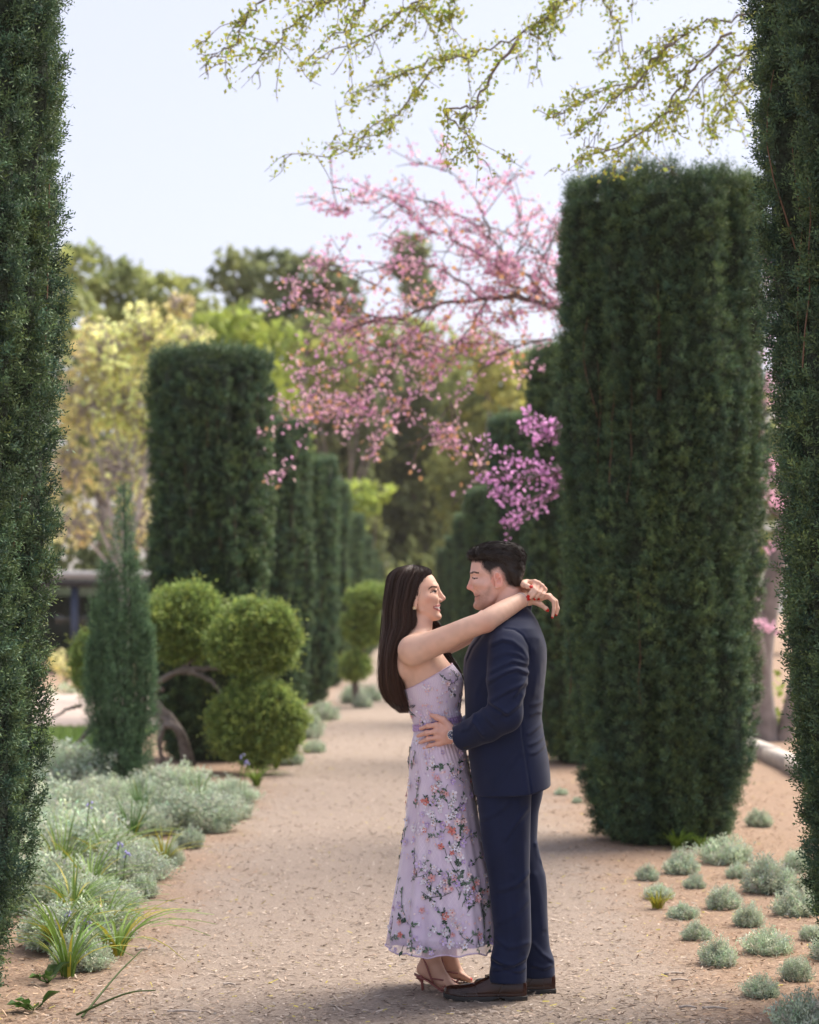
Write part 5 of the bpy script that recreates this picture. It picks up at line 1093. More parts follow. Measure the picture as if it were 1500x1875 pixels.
def build_woman():
    rng = np.random.default_rng(5)
    v = Vol((-.06, PD - .30, .90), (.68, PD + .34, 1.76), .0032)
    W = lambda px, py, lat=0.0: Q3(px, py, WY + lat)
    # ---- torso, neck, head
    zs, A, B, H, C = torso_tab(); v.loft(zs, A, B, H, C, k=.01, e=2.15)
    v.cone(W(775, 1120), W(767, 1150), .046, .045, .02); v.cone(W(767, 1150), W(764, 1180), .046, .060, .03)
    for s in (-1, 1):
        v.cone(W(765, 1172, s * .03), W(757 + 6 * (s > 0), 1190, s * .140), .040, .050, .04)
        v.cone(W(788, 1172, s * .012), W(778, 1172, s * .12), .009, .010, .016)                 # collar bone
        v.ell(W(738, 1215, s * .075), (.030, .045, .06), .03)                                    # shoulder blade
    head(v, [(1042, 760, 750, .016), (1045, 776, 738, .040), (1049, 786, 729, .052), (1055, 793.5, 722, .062), (1062, 798, 718, .067), (1069, 801, 716, .0695), (1074, 802.3, 716, .070),
             (1080, 800.5, 717, .0695), (1088, 801, 720, .068), (1096, 802.5, 727, .065), (1103, 804.5, 738, .061), (1110, 805, 748, .057), (1118, 804.6, 756, .051), (1124, 804.3, 763, .045), (1129, 806, 769, .038),
             (1133, 804.5, 775, .030), (1137, 798, 782, .017)], WY, 1)
    for s in (-1, 1):
        v.cone(W(799.5, 1073, s * .010), W(793, 1073.5, s * .040), .0075, .006, .012)
        v.ell(W(802, 1083, s * .030), (.010, .013, .007), .007, 's')
        v.ell(W(796.2, 1083, s * .029), (.0115, .014, .0115), .004)
        v.cone(W(795, 1096, s * .034), W(782, 1094, s * .052), .017, .013, .018)
        v.cone(W(797, 1112, s * .030), W(790, 1108, s * .038), .010, .010, .012)
        v.cone(W(807.5, 1099.5, s * .0095), W(805, 1098, s * .012), .0060, .005, .005)
        v.cone(W(802, 1129, s * .010), W(772, 1117, s * .046), .010, .009, .014)
        c = W(760, 1100, s * .067); v.ell(c, (.012, .008, .026), .005); v.ell(c + np.array([.002, s * .0, -.026]), (.008, .006, .009), .005)
    v.cone(W(796.5, 1074), W(797, 1102), .010, .012, .006); v.cone(W(799.5, 1076), W(803, 1097), .0075, .0105, .006); v.cone(W(801.3, 1076), W(806, 1086), .0062, .0064, .007); v.cone(W(806, 1086), W(812.4, 1095), .0064, .0082, .005); v.cone(W(812.2, 1095.8), W(806.5, 1101), .0075, .006, .005)
    arc = lambda y0, dx, dyc, r, k=.004: [v.cone(W(806 - dx - 9 * (abs(a) / .03) ** 2, y0 + dyc * (a / .03) ** 2, a), W(806 - dx - 9 * (abs(b) / .03) ** 2, y0 + dyc * (b / .03) ** 2, b), r, r, k)
                                          for a, b in zip(np.linspace(-.028, .028, 8)[:-1], np.linspace(-.028, .028, 8)[1:])]
    arc(1108.3, 1.3, 2.5, .0046); arc(1117.8, 1.8, -4.5, .0052)
    v.ell(W(806.5, 1112.8, 0), (.009, .026, .0042), .003, 's'); v.ell(W(800.5, 1112, 0), (.010, .026, .010), .003)
    v.ell(W(801.5, 1128.5, 0), (.0135, .016, .012), .010)
    # ---- near (right) arm over his shoulder
    pts = [W(757, 1191, -.148), Q3(790, 1180, -.105), Q3(822, 1166, -.135), Q3(858, 1150, -.165), Q3(884, 1140, -.175), Q3(905, 1128, -.160), Q3(930, 1113, -.118), Q3(956, 1098.5, -.068)]
    v.limb(pts, [.054, .051, .0455, .0415, .0395, .0395, .0355, .0275], .008)
    v.ell(Q3(893, 1150, -.170), (.020, .016, .013), .02)
    v.cone(W(757, 1191, -.148), W(770, 1190, -.09), .056, .06, .03)
    v.cone(Q3(956, 1098.5, -.068), Q3(968, 1097, -.045), .027, .0245, .012)
    # right hand hanging past his neck
    v.cone(Q3(968, 1097, -.045), Q3(986, 1093, -.03), .0235, .022, .012)
    kn = [(1004, 1092, -.050), (1006, 1090.5, -.030), (1006, 1090.5, -.011), (1004, 1092, .006)]
    for a in kn: v.cone(Q3(978, 1095, a[2] * .6 - .012), Q3(*a), .0165, .0102, .010)
    fg = [[(1014, 1101, -.054), (1014.5, 1115, -.055), (1011.5, 1130.5, -.053)], [(1018, 1101, -.032), (1021, 1114, -.033), (1018.5, 1126, -.032)],
          [(1018, 1102, -.012), (1021.5, 1114, -.013), (1019.5, 1124, -.013)], [(1014, 1102, .008), (1017, 1112, .008), (1015, 1121, .007)]]
    for a, t in zip(kn, fg): v.chain([Q3(*a)] + [Q3(*q) for q in t], [.0092, .0084, .0075, .0058], .004)
    v.chain([Q3(980, 1102, -.055), Q3(990, 1107, -.062), Q3(1000, 1114.5, -.060), Q3(1003.5, 1118, -.058)], [.0135, .010, .0082, .0062], .008)
    # ---- far (left) arm
    pts = [W(763, 1191, .148), Q3(800, 1182, .215), Q3(842, 1166, .215), Q3(880, 1142, .205), Q3(915, 1112, .165), Q3(948, 1082, .085)]
    v.limb(pts, [.054, .051, .045, .041, .037, .026], .008)
    v.cone(Q3(948, 1082, .085), Q3(965, 1071, .02), .026, .0235, .012)
    # left hand folded over the right wrist
    kn = [(979, 1066, -.062), (986, 1069, -.064), (992.5, 1074, -.060), (997.5, 1080, -.052)]
    for i, a in enumerate(kn): v.cone(Q3(966 + i * 2, 1070 + i * 2, .0), Q3(*a), .0175, .0108, .012)
    fg = [[(977, 1079, -.090), (971.5, 1086, -.096), (967.5, 1091.5, -.094)], [(982, 1083, -.093), (975.5, 1091, -.097), (969.5, 1097, -.092)],
          [(989, 1086, -.086), (983.5, 1092, -.088), (979, 1097, -.083)], [(995, 1089, -.074), (990.5, 1093, -.077), (986.5, 1096.5, -.073)]]
    for a, t in zip(kn, fg): v.chain([Q3(*a)] + [Q3(*q) for q in t], [.0094, .0086, .0078, .0062], .0035)
    for a in kn: v.ell(Q3(a[0], a[1] - 1, a[2] - .004), (.0095,) * 3, .006)
    v.chain([Q3(960, 1068, -.02), Q3(959, 1070.5, -.062), Q3(966, 1073.5, -.084), Q3(972.5, 1074.8, -.088)], [.015, .0118, .0095, .0072], .008)
    V, Qd = v.mesh(1)
    px, py = topx(V); lat = V[:, 1] - PD - WY
    C = np.empty((len(V), 3)); C[:] = (.74, .475, .355)
    n = vnoise(V[:, 0] * 55, V[:, 1] * 55, V[:, 2] * 55)[:, None]; n_ = vnoise(V[:, 0] * 16, V[:, 1] * 16, V[:, 2] * 16)[:, None]; C *= (.93 + .14 * n) * (1 + (n_ - .5) * np.array([.04, .14, .18]))
    for kx, ky, kr in ((892, 1152, 14), (984, 1068, 10), (996, 1078, 8), (1008, 1092, 8)):
        f_ = np.exp(-(np.hypot(px - kx, py - ky) / kr) ** 2)[:, None]; C *= 1 - f_ * np.array([.04, .16, .18])
    face = (px < 822) & (py < 1140)
    fr = lambda cx, cy, r: np.exp(-(np.hypot(px - cx, py - cy) / r) ** 2)[:, None] * face[:, None]
    C = C * (1 - .35 * fr(786, 1098, 9)) + np.array((.70, .33, .25)) * .35 * fr(786, 1098, 9)
    C = C * (1 - .25 * fr(814, 1096, 5)) + np.array((.70, .33, .25)) * .25 * fr(814, 1096, 5)
    yb = lambda y0, k: y0 + k * np.clip((806 - px) / 11, 0, 1)
    m_in = face & (px > 794.5) & (py > yb(1109.2, 2.0)) & (py < yb(1116.8, -4.0)) & (np.abs(lat) < .062)
    up_l = face & (px > 793.5) & (py > yb(1106.4, 3.4)) & (py <= yb(1110.2, 1.7)) & (np.abs(lat) < .062)
    lo_l = face & (px > 793.5) & (py >= yb(1115.9, -3.6)) & (py < yb(1120.3, -5.5)) & (np.abs(lat) < .062)
    C[m_in] = (.70, .64, .58); C[up_l] = (.42, .125, .12); C[lo_l] = (.47, .15, .14)
    cn = face & (np.hypot(px - 794.3, py - 1111.4) < 1.0); C[cn] = (.22, .07, .06)
    el_ = face & (np.abs(lat) > .012)
    sh = el_ & (segd(px, py, [(791, 1081.2), (796, 1080), (799.5, 1081.5)]) < 1.5); C[sh] = (.36, .20, .14)
    wh = el_ & (np.hypot((px - 795.5) / 1.6, py - 1083.2) < 2.0); C[wh] = (.55, .5, .46)
    ir = el_ & (np.hypot(px - 797, py - 1083) < 2.0); C[ir] = (.035, .018, .011)
    ls = el_ & (segd(px, py, [(788.8, 1085), (792, 1083.2), (795.5, 1081.5), (799.3, 1082)]) < 1.0); C[ls] = (.02, .012, .01)
    br = el_ & (segd(px, py, [(784.5, 1079.5), (788, 1075.8), (793, 1074), (799.3, 1074.6)]) < np.interp(px, [784, 790, 800], [.7, 1.3, 1.4])); C[br] = (.045, .024, .017)
    sc = inpoly(px, py, [(700, 1030), (790, 1030), (790, 1046), (780, 1048), (772, 1062), (766, 1078), (761, 1096), (755, 1104), (740, 1135), (700, 1135)]) & (py < 1112); C[sc] = (.02, .012, .01)
    for q in ((966.6, 1092.3, -.096), (968.4, 1097.8, -.093), (978, 1098, -.085), (985.7, 1097.2, -.075), (973.2, 1074, -.092), (1010.8, 1132, -.052), (1018, 1127.5, -.031), (1019.3, 1125, -.012), (1014.8, 1122, .008), (1003, 1118.5, -.064)):
        C[np.linalg.norm(V - Q3(*q), axis=1) < .0085] = (.56, .018, .014)
    bo = mk('body', V, Qd, M_SKIN, WOMAN, C, smooth=True)
    # ---- legs and feet (same body, below the hem)
    g = Vol((.0, PD - .06, -.005), (.34, PD + .42, 1.06), .0052)
    d1, d2 = .125, .275
    g.chain([Q3(800, 1400, .06), Q3(806, 1580, .10), Q3(795, 1650, d1), Q3(792, 1700, d1), Q3(790, 1748, d1)], [.085, .058, .054, .044, .034], .02)
    g.chain([Q3(790, 1748, d1), Q3(776, 1772, d1)], [.034, .026], .02)
    g.chain([Q3(790, 1750, d1), Q3(799, 1774, d1), Q3(812, 1793, d1), Q3(823, 1802.5, d1)], [.034, .030, .026, .020], .012)
    for i, (ex, r) in enumerate(((843, .0115), (842, .0095), (840, .009), (837.5, .0085), (834, .008))):
        y = d1 + .032 - i * .0155; g.cone(Q3(818, 1799, y * .7 + d1 * .3), Q3(ex, 1809.5, y), .016, r, .008)
    g.cone(Q3(774, 1776, d1), Q3(806, 1797, d1), .023, .018, .015)
    g.chain([Q3(812, 1400, .12), Q3(822, 1580, .22), Q3(822, 1650, d2), Q3(821, 1700, d2), Q3(820, 1742, d2)], [.085, .058, .053, .043, .033], .02)
    g.chain([Q3(820, 1742, d2), Q3(805, 1762, d2)], [.033, .026], .02)
    g.chain([Q3(820, 1744, d2), Q3(828, 1765, d2), Q3(838, 1781, d2), Q3(846, 1789, d2)], [.033, .029, .024, .018], .012)
    for i, (ex, r) in enumerate(((857.5, .009), (859.5, .009), (861, .0095), (862.5, .0105), (863, .0115))):
        y = d2 + .032 - i * .0155; g.cone(Q3(842, 1785, y * .7 + d2 * .3), Q3(ex - 2, 1794.5, y), .015, r, .008)
    g.cone(Q3(804, 1766, d2), Q3(832, 1784, d2), .022, .017, .015)
    LV, LQ = g.mesh(1); lx, ly = topx(LV); LC = np.empty((len(LV), 3)); LC[:] = (.68, .41, .30)
    for i, ex in enumerate((857.5, 859.5, 861, 862.5, 863)):
        LC[np.linalg.norm(LV - Q3(ex, 1792.6, d2 + .030 - i * .0155), axis=1) < .0085] = (.56, .018, .014)
    mk('legs', LV, LQ, M_SKIN, bo, LC, smooth=True)
    # ---- heeled sandals
    for dy, ox, oy in ((d1, 0, 0), (d2, 27, -12.5)):
        W2 = lambda px, py, l=0.0: Q3(px + ox, py + oy, dy + l)
        gz = CAM_H; gpy = VY + CAM_H * F / (PD + dy) - oy           # ground row under this foot
        cen = spline([W2(758.5, 1781.5), W2(768, 1787), W2(782, 1792.5), W2(797, 1803), W2(809, 1811.5), W2(826, 1815.5), W2(846, gpy - 2.5)], 22)
        wd = np.interp(np.linspace(0, 1, 22), [0, .08, .25, .5, .75, .9, 1], [.012, .022, .024, .028, .040, .034, .012])
        Vv = []; Fq = []
        for p, w in zip(cen, wd):
            for a, b in ((-1, .0), (1, .0), (1, -.007), (-1, -.007)): Vv.append(p + np.array([0, a * w, b]))
        for i in range(21):
            for k in range(4): Fq.append((i * 4 + k, i * 4 + (k + 1) % 4, i * 4 + 4 + (k + 1) % 4, i * 4 + 4 + k))
        Fq += [(3, 2, 1, 0), (84, 85, 86, 87)]
        so = mk('sandal', np.array(Vv), np.array(Fq), M_ROSE, WOMAN, smooth=False)
        hb = W2(774.5, 1812); hb[2] = 0
        mk('heel', *tube([W2(768, 1786.5), W2(771, 1791), W2(773, 1799), hb], [.020, .0135, .0062, .0056], 10), M_ROSE, so, smooth=True)
        def strap(pts, r=.0042): mk('strap', *tube(spline(pts, 26), r, 6), M_ROSE, so, smooth=True)
        strap([W2(772, 1750, 0), W2(779, 1755, -.028), W2(791, 1751, -.0375), W2(802, 1745, -.028), W2(807, 1743, 0), W2(802, 1744, .030), W2(788, 1749, .038), W2(776, 1751, .026), W2(772, 1750, 0)])
        strap([W2(775, 1754, -.022), W2(781, 1768, -.033), W2(787, 1784, -.034), W2(793, 1799, -.028)])
        strap([W2(787, 1791, -.033), W2(800, 1793, -.032), W2(814, 1795, -.026), W2(822, 1796, -.006), W2(822, 1797, .018), W2(816, 1803, .034)], .0036)
        strap([W2(806, 1812, -.034), W2(818, 1803, -.026), W2(824, 1799, -.006), W2(826, 1801, .016), W2(822, 1812, .036)], .0036)
        c = W2(786, 1752.5, -.036); b = MB(); q = .0055
        b.add(*tube([c + np.array(o) for o in ((-q, -.004, -q), (q, -.004, -q), (q, -.004, q), (-q, -.004, q), (-q, -.004, -q))], .0013, 6)); b.build('buckle', M_GOLD, so)
    # ---- hair
    T = np.array([(1034, 751, 760, .012), (1035.5, 743, 769, .030), (1039, 730, 782, .050), (1044, 720.5, 789, .0655), (1049, 714.5, 790, .0745), (1055, 710, 786, .080), (1065, 706, 781, .0845), (1078, 703, 776, .0875), (1096, 701, 771, .089), (1108, 700.5, 763, .090),
                  (1122, 700, 762, .090), (1136, 699.5, 766, .088), (1150, 699, 762, .092), (1165, 698, 748, .104), (1182, 696.5, 738, .112), (1205, 694.5, 732, .115), (1227, 693, 735.5, .114), (1248, 692, 741, .108), (1268, 695, 746, .098), (1283, 702, 749, .084), (1294, 712, 749, .062), (1303, 726, 742, .022)])
    T[:, 1] += np.interp(T[:, 0], [1050, 1080, 1300], [0, 4, 4])
    z0 = zz(T[:, 0], WY); o = np.argsort(z0); xl = xx(T[:, 1], WY); xr = xx(T[:, 2], WY)
    f = lambda q, z: np.interp(z, z0[o], q[o])
    def surf(ph, z, off=0.0, e=2.35):
        a = (f(xr, z) - f(xl, z)) / 2; cx = (f(xr, z) + f(xl, z)) / 2; w = f(T[:, 3], z)
        c, s = np.cos(ph), np.sin(ph); r = (np.abs(c) ** e + np.abs(s) ** e) ** (-1 / e)
        return np.stack([cx + (a + off) * r * c, PD + WY + (w + off) * r * s, z + 0 * ph], -1)
    Z = np.interp(np.linspace(0, 1, 90), [0, .25, .5, 1], [zz(1034, WY), zz(1050, WY), zz(1110, WY), zz(1303, WY)]); PH = np.linspace(0, 2 * pi, 96, endpoint=False)
    pp, z2 = np.meshgrid(PH, Z); lock = .0045 * (np.sin(pp * 17 + 3 * np.sin(z2 * 4)) * .6 + np.sin(pp * 41 + z2 * 9) * .4) * np.clip((1.72 - z2) * 8, 0, 1)
    HV = surf(pp, z2, lock - .003).reshape(-1, 3); m, k = 90, 96
    HQ = np.array([(i * k + q, (i + 1) * k + q, (i + 1) * k + (q + 1) % k, i * k + (q + 1) % k) for i in range(m - 1) for q in range(k)])
    HC = np.empty((len(HV), 3)); HC[:] = (.017, .0095, .0075)
    ho = mk('hair', HV, HQ, M_HAIR, WOMAN, HC, smooth=True)
    N = 4600; mm = 18
    ph = rng.uniform(0, 2 * pi, (N, 1)); ph = ph + .10 * np.sin(ph * 9)
    zt = zz(1034.2, WY) - .02 * rng.random((N, 1)) ** 2; zb = zz(1306, WY) + .14 * rng.random((N, 1)) ** 1.5
    tt = np.linspace(0, 1, mm)[None] ** 1.35; zr = zt + (zb - zt) * tt
    phv = ph + .05 * np.sin(zr * 7 + rng.uniform(0, 6, (N, 1))) * tt + rng.normal(0, .035, (N, 1)) * tt
    of = rng.uniform(-.002, .0035, (N, 1)) + .0045 * (np.sin(phv * 17 + 3 * np.sin(zr * 4)) * .6) * np.clip((1.72 - zr) * 8, 0, 1)
    fly = rng.random((N, 1)) < .05; of = of + fly * rng.uniform(.003, .013, (N, 1)) * np.sin(tt * pi * rng.uniform(.6, 1, (N, 1))) 
    paths = surf(phv, zr, of)
    tipz = np.clip(1 - (zr - zz(1303, WY)) / .10, 0, 1); paths[..., 0] += .02 * tipz ** 2 * rng.random((N, 1)); 
    RV, RQ, RC = hair_ribbons(paths, rng.uniform(.0009, .0020, N), (.046, .028, .021), rng)
    fade = np.repeat(np.clip((1.62 - zr) / .5, 0, 1).reshape(-1), 2)[:, None]; RC = RC * (1 + fade * np.array((.75, .45, .3)))
    tag(mk('hair_strands', RV, RQ, M_HAIR, ho, RC), kind='stuff')
    # lock on the far side falling in front of the shoulder
    gl = spline([W(752, 1110, .062), W(778, 1132, .085), W(796, 1150, .11), W(804, 1172, .125), W(816, 1200, .118), W(834, 1222, .105), W(848, 1246, .09)], mm)
    N2 = 900; a = rng.uniform(0, 2 * pi, (N2, 1)); rr = np.sqrt(rng.random((N2, 1)))
    wr = np.interp(np.linspace(0, 1, mm), [0, .3, .7, 1], [.03, .030, .022, .006])[None]
    paths = gl[None] + np.stack([wr * rr * np.cos(a), .9 * wr * rr * np.sin(a), wr * rr * np.cos(a) * .3], -1)
    RV, RQ, RC = hair_ribbons(paths, rng.uniform(.0016, .003, N2), (.030, .0165, .012), rng)
    tag(mk('hair_strands', RV, RQ, M_HAIR, ho, RC), kind='stuff')
    # top hair swept from the parting past the forehead on the far side
    N3 = 500; t3 = np.linspace(0, 1, 12)[None]
    st = W(784, 1045.5, .0); u3 = rng.uniform(0, 1, (N3, 1))
    x3 = 770 + 22 * np.sin(t3 * 1.9) * (.35 + .65 * u3); y3 = 1037 + 5 * u3 + t3 * (18 + 10 * u3) - 2 * np.sin(t3 * pi); l3 = .012 + t3 * (.058 + .01 * u3)
    D3 = PD + WY + l3; paths = np.stack([(x3 - VX) * D3 / F, D3 + 0 * x3, CAM_H - (y3 - VY) * D3 / F], -1)
    RV, RQ, RC = hair_ribbons(paths, rng.uniform(.0014, .0026, N3), (.026, .0145, .011), rng)
    tag(mk('hair_strands', RV, RQ, M_HAIR, ho, RC), kind='stuff')
    # earring, bracelet
    c = W(758.7, 1113, -.0735); b = MB()
    for a in np.linspace(0, 2 * pi, 6, endpoint=False):
        d = np.array([cos(a), 0, sin(a)]); e = np.array([-sin(a), 0, cos(a)])
        b.add([c, c + d * .004 + e * .003 + (0, -.002, 0), c + d * .0085 + (0, -.003, 0), c + d * .004 - e * .003 + (0, -.002, 0)], [(0, 1, 2, 3)])
    er = b.build('earring', M_GOLD, WOMAN); mk('pearl', *tube([c + (0, -.005, 0), c + (0, -.003, 0), c, c + (0, .003, 0)], [.001, .0028, .003, .001], 8), M_PEARL, er, smooth=True)
    a0, a1 = Q3(947, 1104, -.088), Q3(961, 1096, -.056); ax = a1 - a0; ax /= np.linalg.norm(ax); u, w = frame(ax); cc = Q3(955.5, 1098.8, -.068); b = MB()
    for a in np.linspace(0, 2 * pi, 40, endpoint=False):
        d = cos(a) * u + sin(a) * w; e = -sin(a) * u + cos(a) * w; p = cc + d * .0300
        b.add(*tube([p - e * .002, p - e * .001, p + e * .001, p + e * .002], [.0008, .0022, .0022, .0008], 6))
    b.build('bracelet', M_STEEL, WOMAN, True)

# ---------------------------------------------------------------- dress
def dress_material():
    m, n, l, b = mat_new('lilac_tulle')
    uv = n.new('ShaderNodeUVMap')
    b.inputs['Roughness'].default_value = .6; b.inputs['Sheen Weight'].default_value = .35; b.inputs['Specular IOR Level'].default_value = .3
    def stripes(ang, freq, wid):
        mp = n.new('ShaderNodeMapping'); mp.inputs['Rotation'].default_value = (0, 0, ang); l.new(uv.outputs[0], mp.inputs[0])
        sx = n.new('ShaderNodeSeparateXYZ'); l.new(mp.outputs[0], sx.inputs[0])
        mu = n.new('ShaderNodeMath'); mu.operation = 'MULTIPLY'; mu.inputs[1].default_value = freq; l.new(sx.outputs[0], mu.inputs[0])
        fr = n.new('ShaderNodeMath'); fr.operation = 'FRACT'; l.new(mu.outputs[0], fr.inputs[0])
        lt = n.new('ShaderNodeMath'); lt.operation = 'LESS_THAN'; lt.inputs[1].default_value = wid; l.new(fr.outputs[0], lt.inputs[0]); return lt.outputs[0]
    s1 = stripes(radians(38), 62, .10); s2 = stripes(radians(-38), 62, .10)
    mx = n.new('ShaderNodeMath'); mx.operation = 'MAXIMUM'; l.new(s1, mx.inputs[0]); l.new(s2, mx.inputs[1])
    nz = n.new('ShaderNodeTexNoise'); nz.inputs['Scale'].default_value = 4.5; l.new(uv.outputs[0], nz.inputs['Vector'])
    mr = n.new('ShaderNodeMapRange'); mr.inputs[1].default_value = .48; mr.inputs[2].default_value = .62; l.new(nz.outputs[0], mr.inputs[0])
    ml = n.new('ShaderNodeMath'); ml.operation = 'MULTIPLY'; l.new(mx.outputs[0], ml.inputs[0]); l.new(mr.outputs[0], ml.inputs[1])
    m2 = n.new('ShaderNodeMath'); m2.operation = 'MULTIPLY'; m2.inputs[1].default_value = .45; l.new(ml.outputs[0], m2.inputs[0])
    nz2 = n.new('ShaderNodeTexNoise'); nz2.inputs['Scale'].default_value = 9; nz2.inputs['Detail'].default_value = 6; l.new(uv.outputs[0], nz2.inputs['Vector'])
    cr = n.new('ShaderNodeMixRGB'); cr.inputs[1].default_value = (.60, .49, .67, 1); cr.inputs[2].default_value = (.77, .69, .80, 1); l.new(nz2.outputs[0], cr.inputs[0])
    c2 = n.new('ShaderNodeMixRGB'); c2.inputs[2].default_value = (.9, .86, .9, 1); l.new(m2.outputs[0], c2.inputs[0]); l.new(cr.outputs[0], c2.inputs[1])
    l.new(c2.outputs[0], b.inputs['Base Color'])
    # sheer towards the hem (the lining ends above it)
    sy = n.new('ShaderNodeSeparateXYZ'); l.new(uv.outputs[0], sy.inputs[0])
    hm = n.new('ShaderNodeMapRange'); hm.inputs[1].default_value = .215; hm.inputs[2].default_value = .245; hm.inputs[3].default_value = .52; hm.inputs[4].default_value = 1; l.new(sy.outputs[1], hm.inputs[0])
    l.new(hm.outputs[0], b.inputs['Alpha'])
    return m
M_DRESS = dress_material()
M_SASH = plain('lilac_satin', (.46, .30, .56), rough=.35, sheen=.3)
M_PETAL = attrmat('petal', rough=.55, spec=.3)
M_EMB = attrmat('embroidery', rough=.6, spec=.3)
def build_dress():
    rng = np.random.default_rng(9)
    zs, A, B, H, C = torso_tab(160)
    SK = np.array([(1413, 751, 858, .158, WY + .02), (1433, 750.5, 863, .165, WY + .02), (1513, 743.5, 876, .180, WY + .025), (1593, 732.5, 893, .196, WY + .03), (1660, 721.5, 903, .208, WY + .035), (1735, 711, 912, .222, WY + .04)])
    z1 = np.array([float(zz(r[0], r[4])) for r in SK])[::-1]; sA = np.array([float(xx(r[1], r[4])) for r in SK])[::-1]; sB = np.array([float(xx(r[2], r[4])) for r in SK])[::-1]
    zall = np.concatenate([z1[:-1], zs]); fA = np.concatenate([sA[:-1], A]); fB = np.concatenate([sB[:-1], B]); fH = np.concatenate([SK[::-1, 3][:-1], H]); fC = np.concatenate([PD + SK[::-1, 4][:-1], C])
    zw = float(zz(1330, WY)); zh = float(z1[0])
    # front bust profile
    bz = [float(zz(q, WY)) for q in (1290, 1272, 1258, 1246, 1232, 1218, 1205)]; bv = [0, .006, .013, .017, .016, .010, .004]
    def surf(th, z, off=0.0):
        a = (np.interp(z, zall, fB) - np.interp(z, zall, fA)) / 2; cx = (np.interp(z, zall, fB) + np.interp(z, zall, fA)) / 2
        w = np.interp(z, zall, fH); yc = np.interp(z, zall, fC)
        c, s = np.cos(th), np.sin(th); e = 2.15; r = (np.abs(c) ** e + np.abs(s) ** e) ** (-1 / e)
        t = np.clip((zw - .06 - z) / (zw - zh), 0, 1)
        pl = 1 + t * (.050 * np.sin(th * 11 + 1.3 * np.sin(th * 3) + z * 1.5) + .022 * np.sin(th * 23 + z * 3) ) + .012 * t * np.sin(th * 5 + z * 5)
        bust = np.interp(z, bz[::1], bv) * np.clip(c, 0, 1) ** 1.5 * (.55 + .75 * np.exp(-((np.abs(s) - .55) / .3) ** 2))
        g = .005 + off
        gath = .0016 * np.sin(th * 46 + z * 90) * np.clip(1 - t * 6, 0, 1) * (z < float(zz(1300, WY)))
        return np.stack([cx + (a * pl + g + bust + gath) * r * c, yc + (w * pl + g + bust + gath) * r * s, z + 0 * th], -1)
    nk = lambda x: np.interp(x, [float(xx(q, WY)) for q in (725, 740, 760, 790, 815, 828, 842, 860)], [float(zz(q, WY)) for q in (1266, 1263, 1253.5, 1236.5, 1222, 1215, 1219, 1226)])
    k, m = 288, 170; th = np.linspace(0, 2 * pi, k, endpoint=False)
    top = np.full(k, float(zz(1235, WY)))
    for _ in range(12): top = .5 * top + .5 * nk(surf(th, top)[:, 0])
    hem = zh + .006 * np.sin(th * 11 + .5) + .004 * np.sin(th * 4)
    q = np.linspace(0, 1, m)[:, None]; q = q ** .95
    z = top[None] + (hem - top)[None] * q; TH = np.broadcast_to(th[None], z.shape)
    V = surf(TH, z).reshape(-1, 3); UV = np.stack([TH * .25, z], -1).reshape(-1, 2)
    Fq = np.array([(i * k + j, (i + 1) * k + j, (i + 1) * k + (j + 1) % k, i * k + (j + 1) % k) for i in range(m - 1) for j in range(k)])
    dr = mk('dress', V, Fq, M_DRESS, WOMAN, uv=UV, smooth=True)
    # lining under the sheer layer
    ql = np.linspace(0, 1, 40)[:, None]; zl = top[None] - .003 + (zh + .035 - top)[None] * ql
    LV = surf(np.broadcast_to(th[None], zl.shape), zl, -.006).reshape(-1, 3)
    Fl = np.array([(i * k + j, (i + 1) * k + j, (i + 1) * k + (j + 1) % k, i * k + (j + 1) % k) for i in range(39) for j in range(k)])
    mk('lining', LV, Fl, plain('lilac_lining', (.62, .48, .67), rough=.6), dr, smooth=True)
    mk('neckline', *tube(np.vstack([surf(th, top), surf(th[:1], top[:1])]), .0022, 6, False), plain('lilac_piping', (.66, .53, .70), rough=.5), dr, smooth=True)
    hp = surf(th, hem + .004, .001); mk('hem_band', *tube(np.vstack([hp, hp[:1]]), .003, 6, False), plain('lilac_hem', (.62, .49, .64), rough=.55), dr, smooth=True)
    # sash at the waist
    zt = np.linspace(float(zz(1317, WY)), float(zz(1329, WY)), 7)[:, None]; TT = np.broadcast_to(th[None], (7, k))
    tilt = .022 * np.cos(th)[None]
    SV = surf(TT, zt + tilt, .004 + .002 * np.sin(zt * 500 + TT * 7)).reshape(-1, 3); FS = np.array([(i * k + j, (i + 1) * k + j, (i + 1) * k + (j + 1) % k, i * k + (j + 1) % k) for i in range(6) for j in range(k)])
    mk('sash', SV, FS, M_SASH, dr, smooth=True)
    # ---- embroidered sprays: stems, leaves (one part) and three-dimensional blossoms (each its own piece)
    def normal(t, z):
        e = 1e-3; a = surf(t + e, z) - surf(t - e, z); b = surf(t, z + e) - surf(t, z - e); nn = np.cross(a, b); return nn / np.linalg.norm(nn)
    def tang(t, z):
        e = 1e-3; a = surf(t + e, z) - surf(t - e, z); a = a / np.linalg.norm(a); nn = normal(t, z); return a, np.cross(nn, a), nn
    E = MB(); greens = [(.06, .12, .08), (.10, .16, .11), (.05, .09, .065), (.13, .18, .14)]; spots = []
    def leaf(t, z, ang, L, col):
        a, b, nn = tang(t, z); p = surf(t, z, .003); d = cos(ang) * a + sin(ang) * b; s = -sin(ang) * a + cos(ang) * b
        E.add([p, p + d * L * .45 + s * L * .26 + nn * .003, p + d * L + nn * .001, p + d * L * .45 - s * L * .26 + nn * .003], [(0, 1, 2, 3)], col)
    def pick():
        return rng.uniform(0, 2 * pi) if rng.random() < .3 else 1.5 * pi + rng.normal(0, .75)
    sprays = [(pick(), float(zz(rng.uniform(1385, 1722), WY))) for _ in range(62)] + [(pick(), float(zz(rng.uniform(1600, 1735), WY))) for _ in range(26)]
